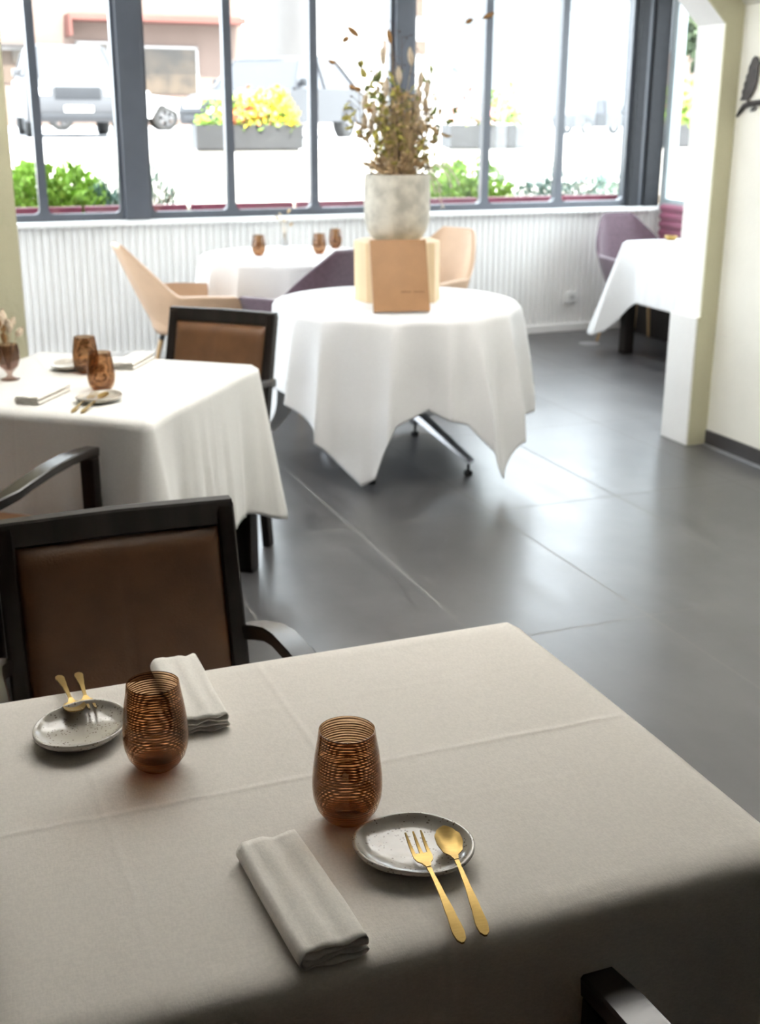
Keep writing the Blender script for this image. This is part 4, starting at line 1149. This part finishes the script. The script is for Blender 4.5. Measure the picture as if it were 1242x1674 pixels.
    b = new(); box(b, fx-.12, fx+.012, -W*.22, W*.22, zh-.13, zh+.09, .01)
    for k in range(4): box(b, fx+.006, fx+.022, -W*.21, W*.21, zh-.11+k*.05, zh-.095+k*.05)
    obj('grille', b, car_grey, t)
    b = new(); box(b, fx-.10, fx+.03, -.26, .26, .46, .57, .005); obj('number_plate', b, plastic, t)
    b = new(); box(b, fx-.14, fx+.014, -W*.42, W*.42, .34, .44, .01); obj('bumper_intake', b, car_grey, t)
    return t
make_car('silver off-roader facing the camera outside the left window', car_silver, (3.55, 26.3, ZG), math.atan2(-1, -.05), suv=True)
make_car('white hatchback seen from the side behind the silver off-roader', car_white, (5.75, 34.2, ZG), -.10)
make_car('dark grey car behind the flower trough, left of the bouquet', car_grey, (7.1, 23.4, ZG-.02), -2.35, H=1.5)
make_car('dark grey estate car parked far off near the corner post', car_grey, (31.4, 51.5, ZG-.42), .1, L=4.4, H=1.5)

def building(label, x0, x1, y, H, dep, wallm, wins, rz=0, name='building', roof=True, extra=None):
    t = thing(name, label, 'building', ((x0+x1)/2, y, ZG-.5), rz)
    hw_ = (x1-x0)/2
    b = new(); box(b, -hw_, hw_, 0, dep, 0, H); obj('wall', b, wallm, t, smooth=False)
    if roof:
        b = new(); prism(b, [(-hw_-.4, H), (hw_+.4, H), (hw_*.7, H+2.2), (-hw_*.7, H+2.2)], -.5, dep+.5); obj('roof', b, roof_m, t, smooth=False)
    for (a, c, z0, z1, mt) in wins:
        b = new(); box(b, a, c, -.06, .02, z0, z1); f_ = obj('window', b, mt, t, smooth=False)
        b = new(); box(b, a-.08, a, -.09, .0, z0-.05, z1+.05); box(b, c, c+.08, -.09, .0, z0-.05, z1+.05); box(b, a-.08, c+.08, -.09, 0, z1, z1+.08); obj('window_frame', b, stucco_w, f_, smooth=False)
    if extra: extra(t, hw_)
    return t
def shop_extra(t, hw_):
    b = new(); box(b, -1.3, hw_-.2, -1.3, 0, 3.90, 4.10); box(b, -1.3, -1.22, -1.3, -.0, 3.4, 3.9); obj('awning', b, awn_m, t, smooth=False)
    b = new(); box(b, -hw_, -1.4, -.5, 0, 3.05, 3.15); obj('cornice', b, roof_m, t, smooth=False)
    b = new(); box(b, -3.1, -2.0, -.14, 0, 2.55, 2.95); obj('shop_sign', b, shop_dark, t, smooth=False)
building('pale shopfront with a salmon awning edge across the street', 2.5, 12.4, 45, 9.0, 8, stucco_p,
         [(-3.5, -2.3, 1.9, 2.95, shut_m), (-.9, 0.1, 1.2, 3.2, shop_dark), (1.0, 3.2, 1.6, 3.1, shop_dark)], extra=shop_extra)
building('white house with peach shutters beyond the bouquet', 15.4, 21.5, 47, 9.0, 8, stucco_w,
         [(.2, .75, 4.6, 5.6, shut_m), (1.3, 1.85, 4.6, 5.6, shut_m), (.1, 2.0, 3.2, 3.7, shut_m)])
b = new(); prism(b, [(-1.2, 0), (1.2, 0), (1.2, 1.5), (.5, 2.0), (.12, 2.8), (0, 5.0), (-.12, 2.8), (-.5, 2.0), (-1.2, 1.5)], -1, 1)
o = obj('church_spire', b, roof_m, smooth=False); o.location = (20.5, 76, ZG-.4); tag(o, 'small grey church spire far behind the flower trough', 'spire')
# hills
def hill(name, label, pts, y, dep):
    b = new()
    rows = [[b.verts.new((x_, y+dy_, z_*k_-8*(1-k_))) for x_, z_ in pts] for dy_, k_ in ((-dep, 0), (-dep*.5, .55), (0, 1), (dep, 0))]
    for r0, r1 in zip(rows, rows[1:]):
        for i in range(len(pts)-1): b.faces.new((r0[i], r0[i+1], r1[i+1], r1[i]))
    o = obj(name, b, hill_m, smooth=False); tag(o, label, 'hill', kind='structure')
hill('hill_ridge', 'pale hazy hillside in the distance at the right', [(90, 4), (130, 16), (150, 40), (168, 62), (200, 55), (240, 34), (300, 40), (360, 10)], 300, 60)
def tree(label, x, y, z, h, r, seed):
    random.seed(seed); t = thing('street_tree', label, 'tree', (x, y, z))
    b = new(); tube(b, [(0, 0, 0), (.1, 0, h*.4), (0, .1, h*.75)], [.16, .12, .05], 8); obj('trunk', b, twig_mat, t)
    b = new()
    for k in range(1500):
        p = Vector((random.gauss(0, 1), random.gauss(0, 1), random.gauss(0, 1))).normalized()*r*random.random()**.35
        p.z = p.z*.8+h*.72; leaf(b, p, rv(1), .22, .07, rv(1))
    obj('crown', b, tree_m, t)
tree('green street tree seen through the side window', 12.9, 17.0, 1.0, 2.6, .95, 5)
building('low peach house seen through the side window', 18.7, 25.0, 27.3, 2.45, .8, stucco_p, [(-2.3, -1.6, .9, 1.8, shut_m)], roof=False)
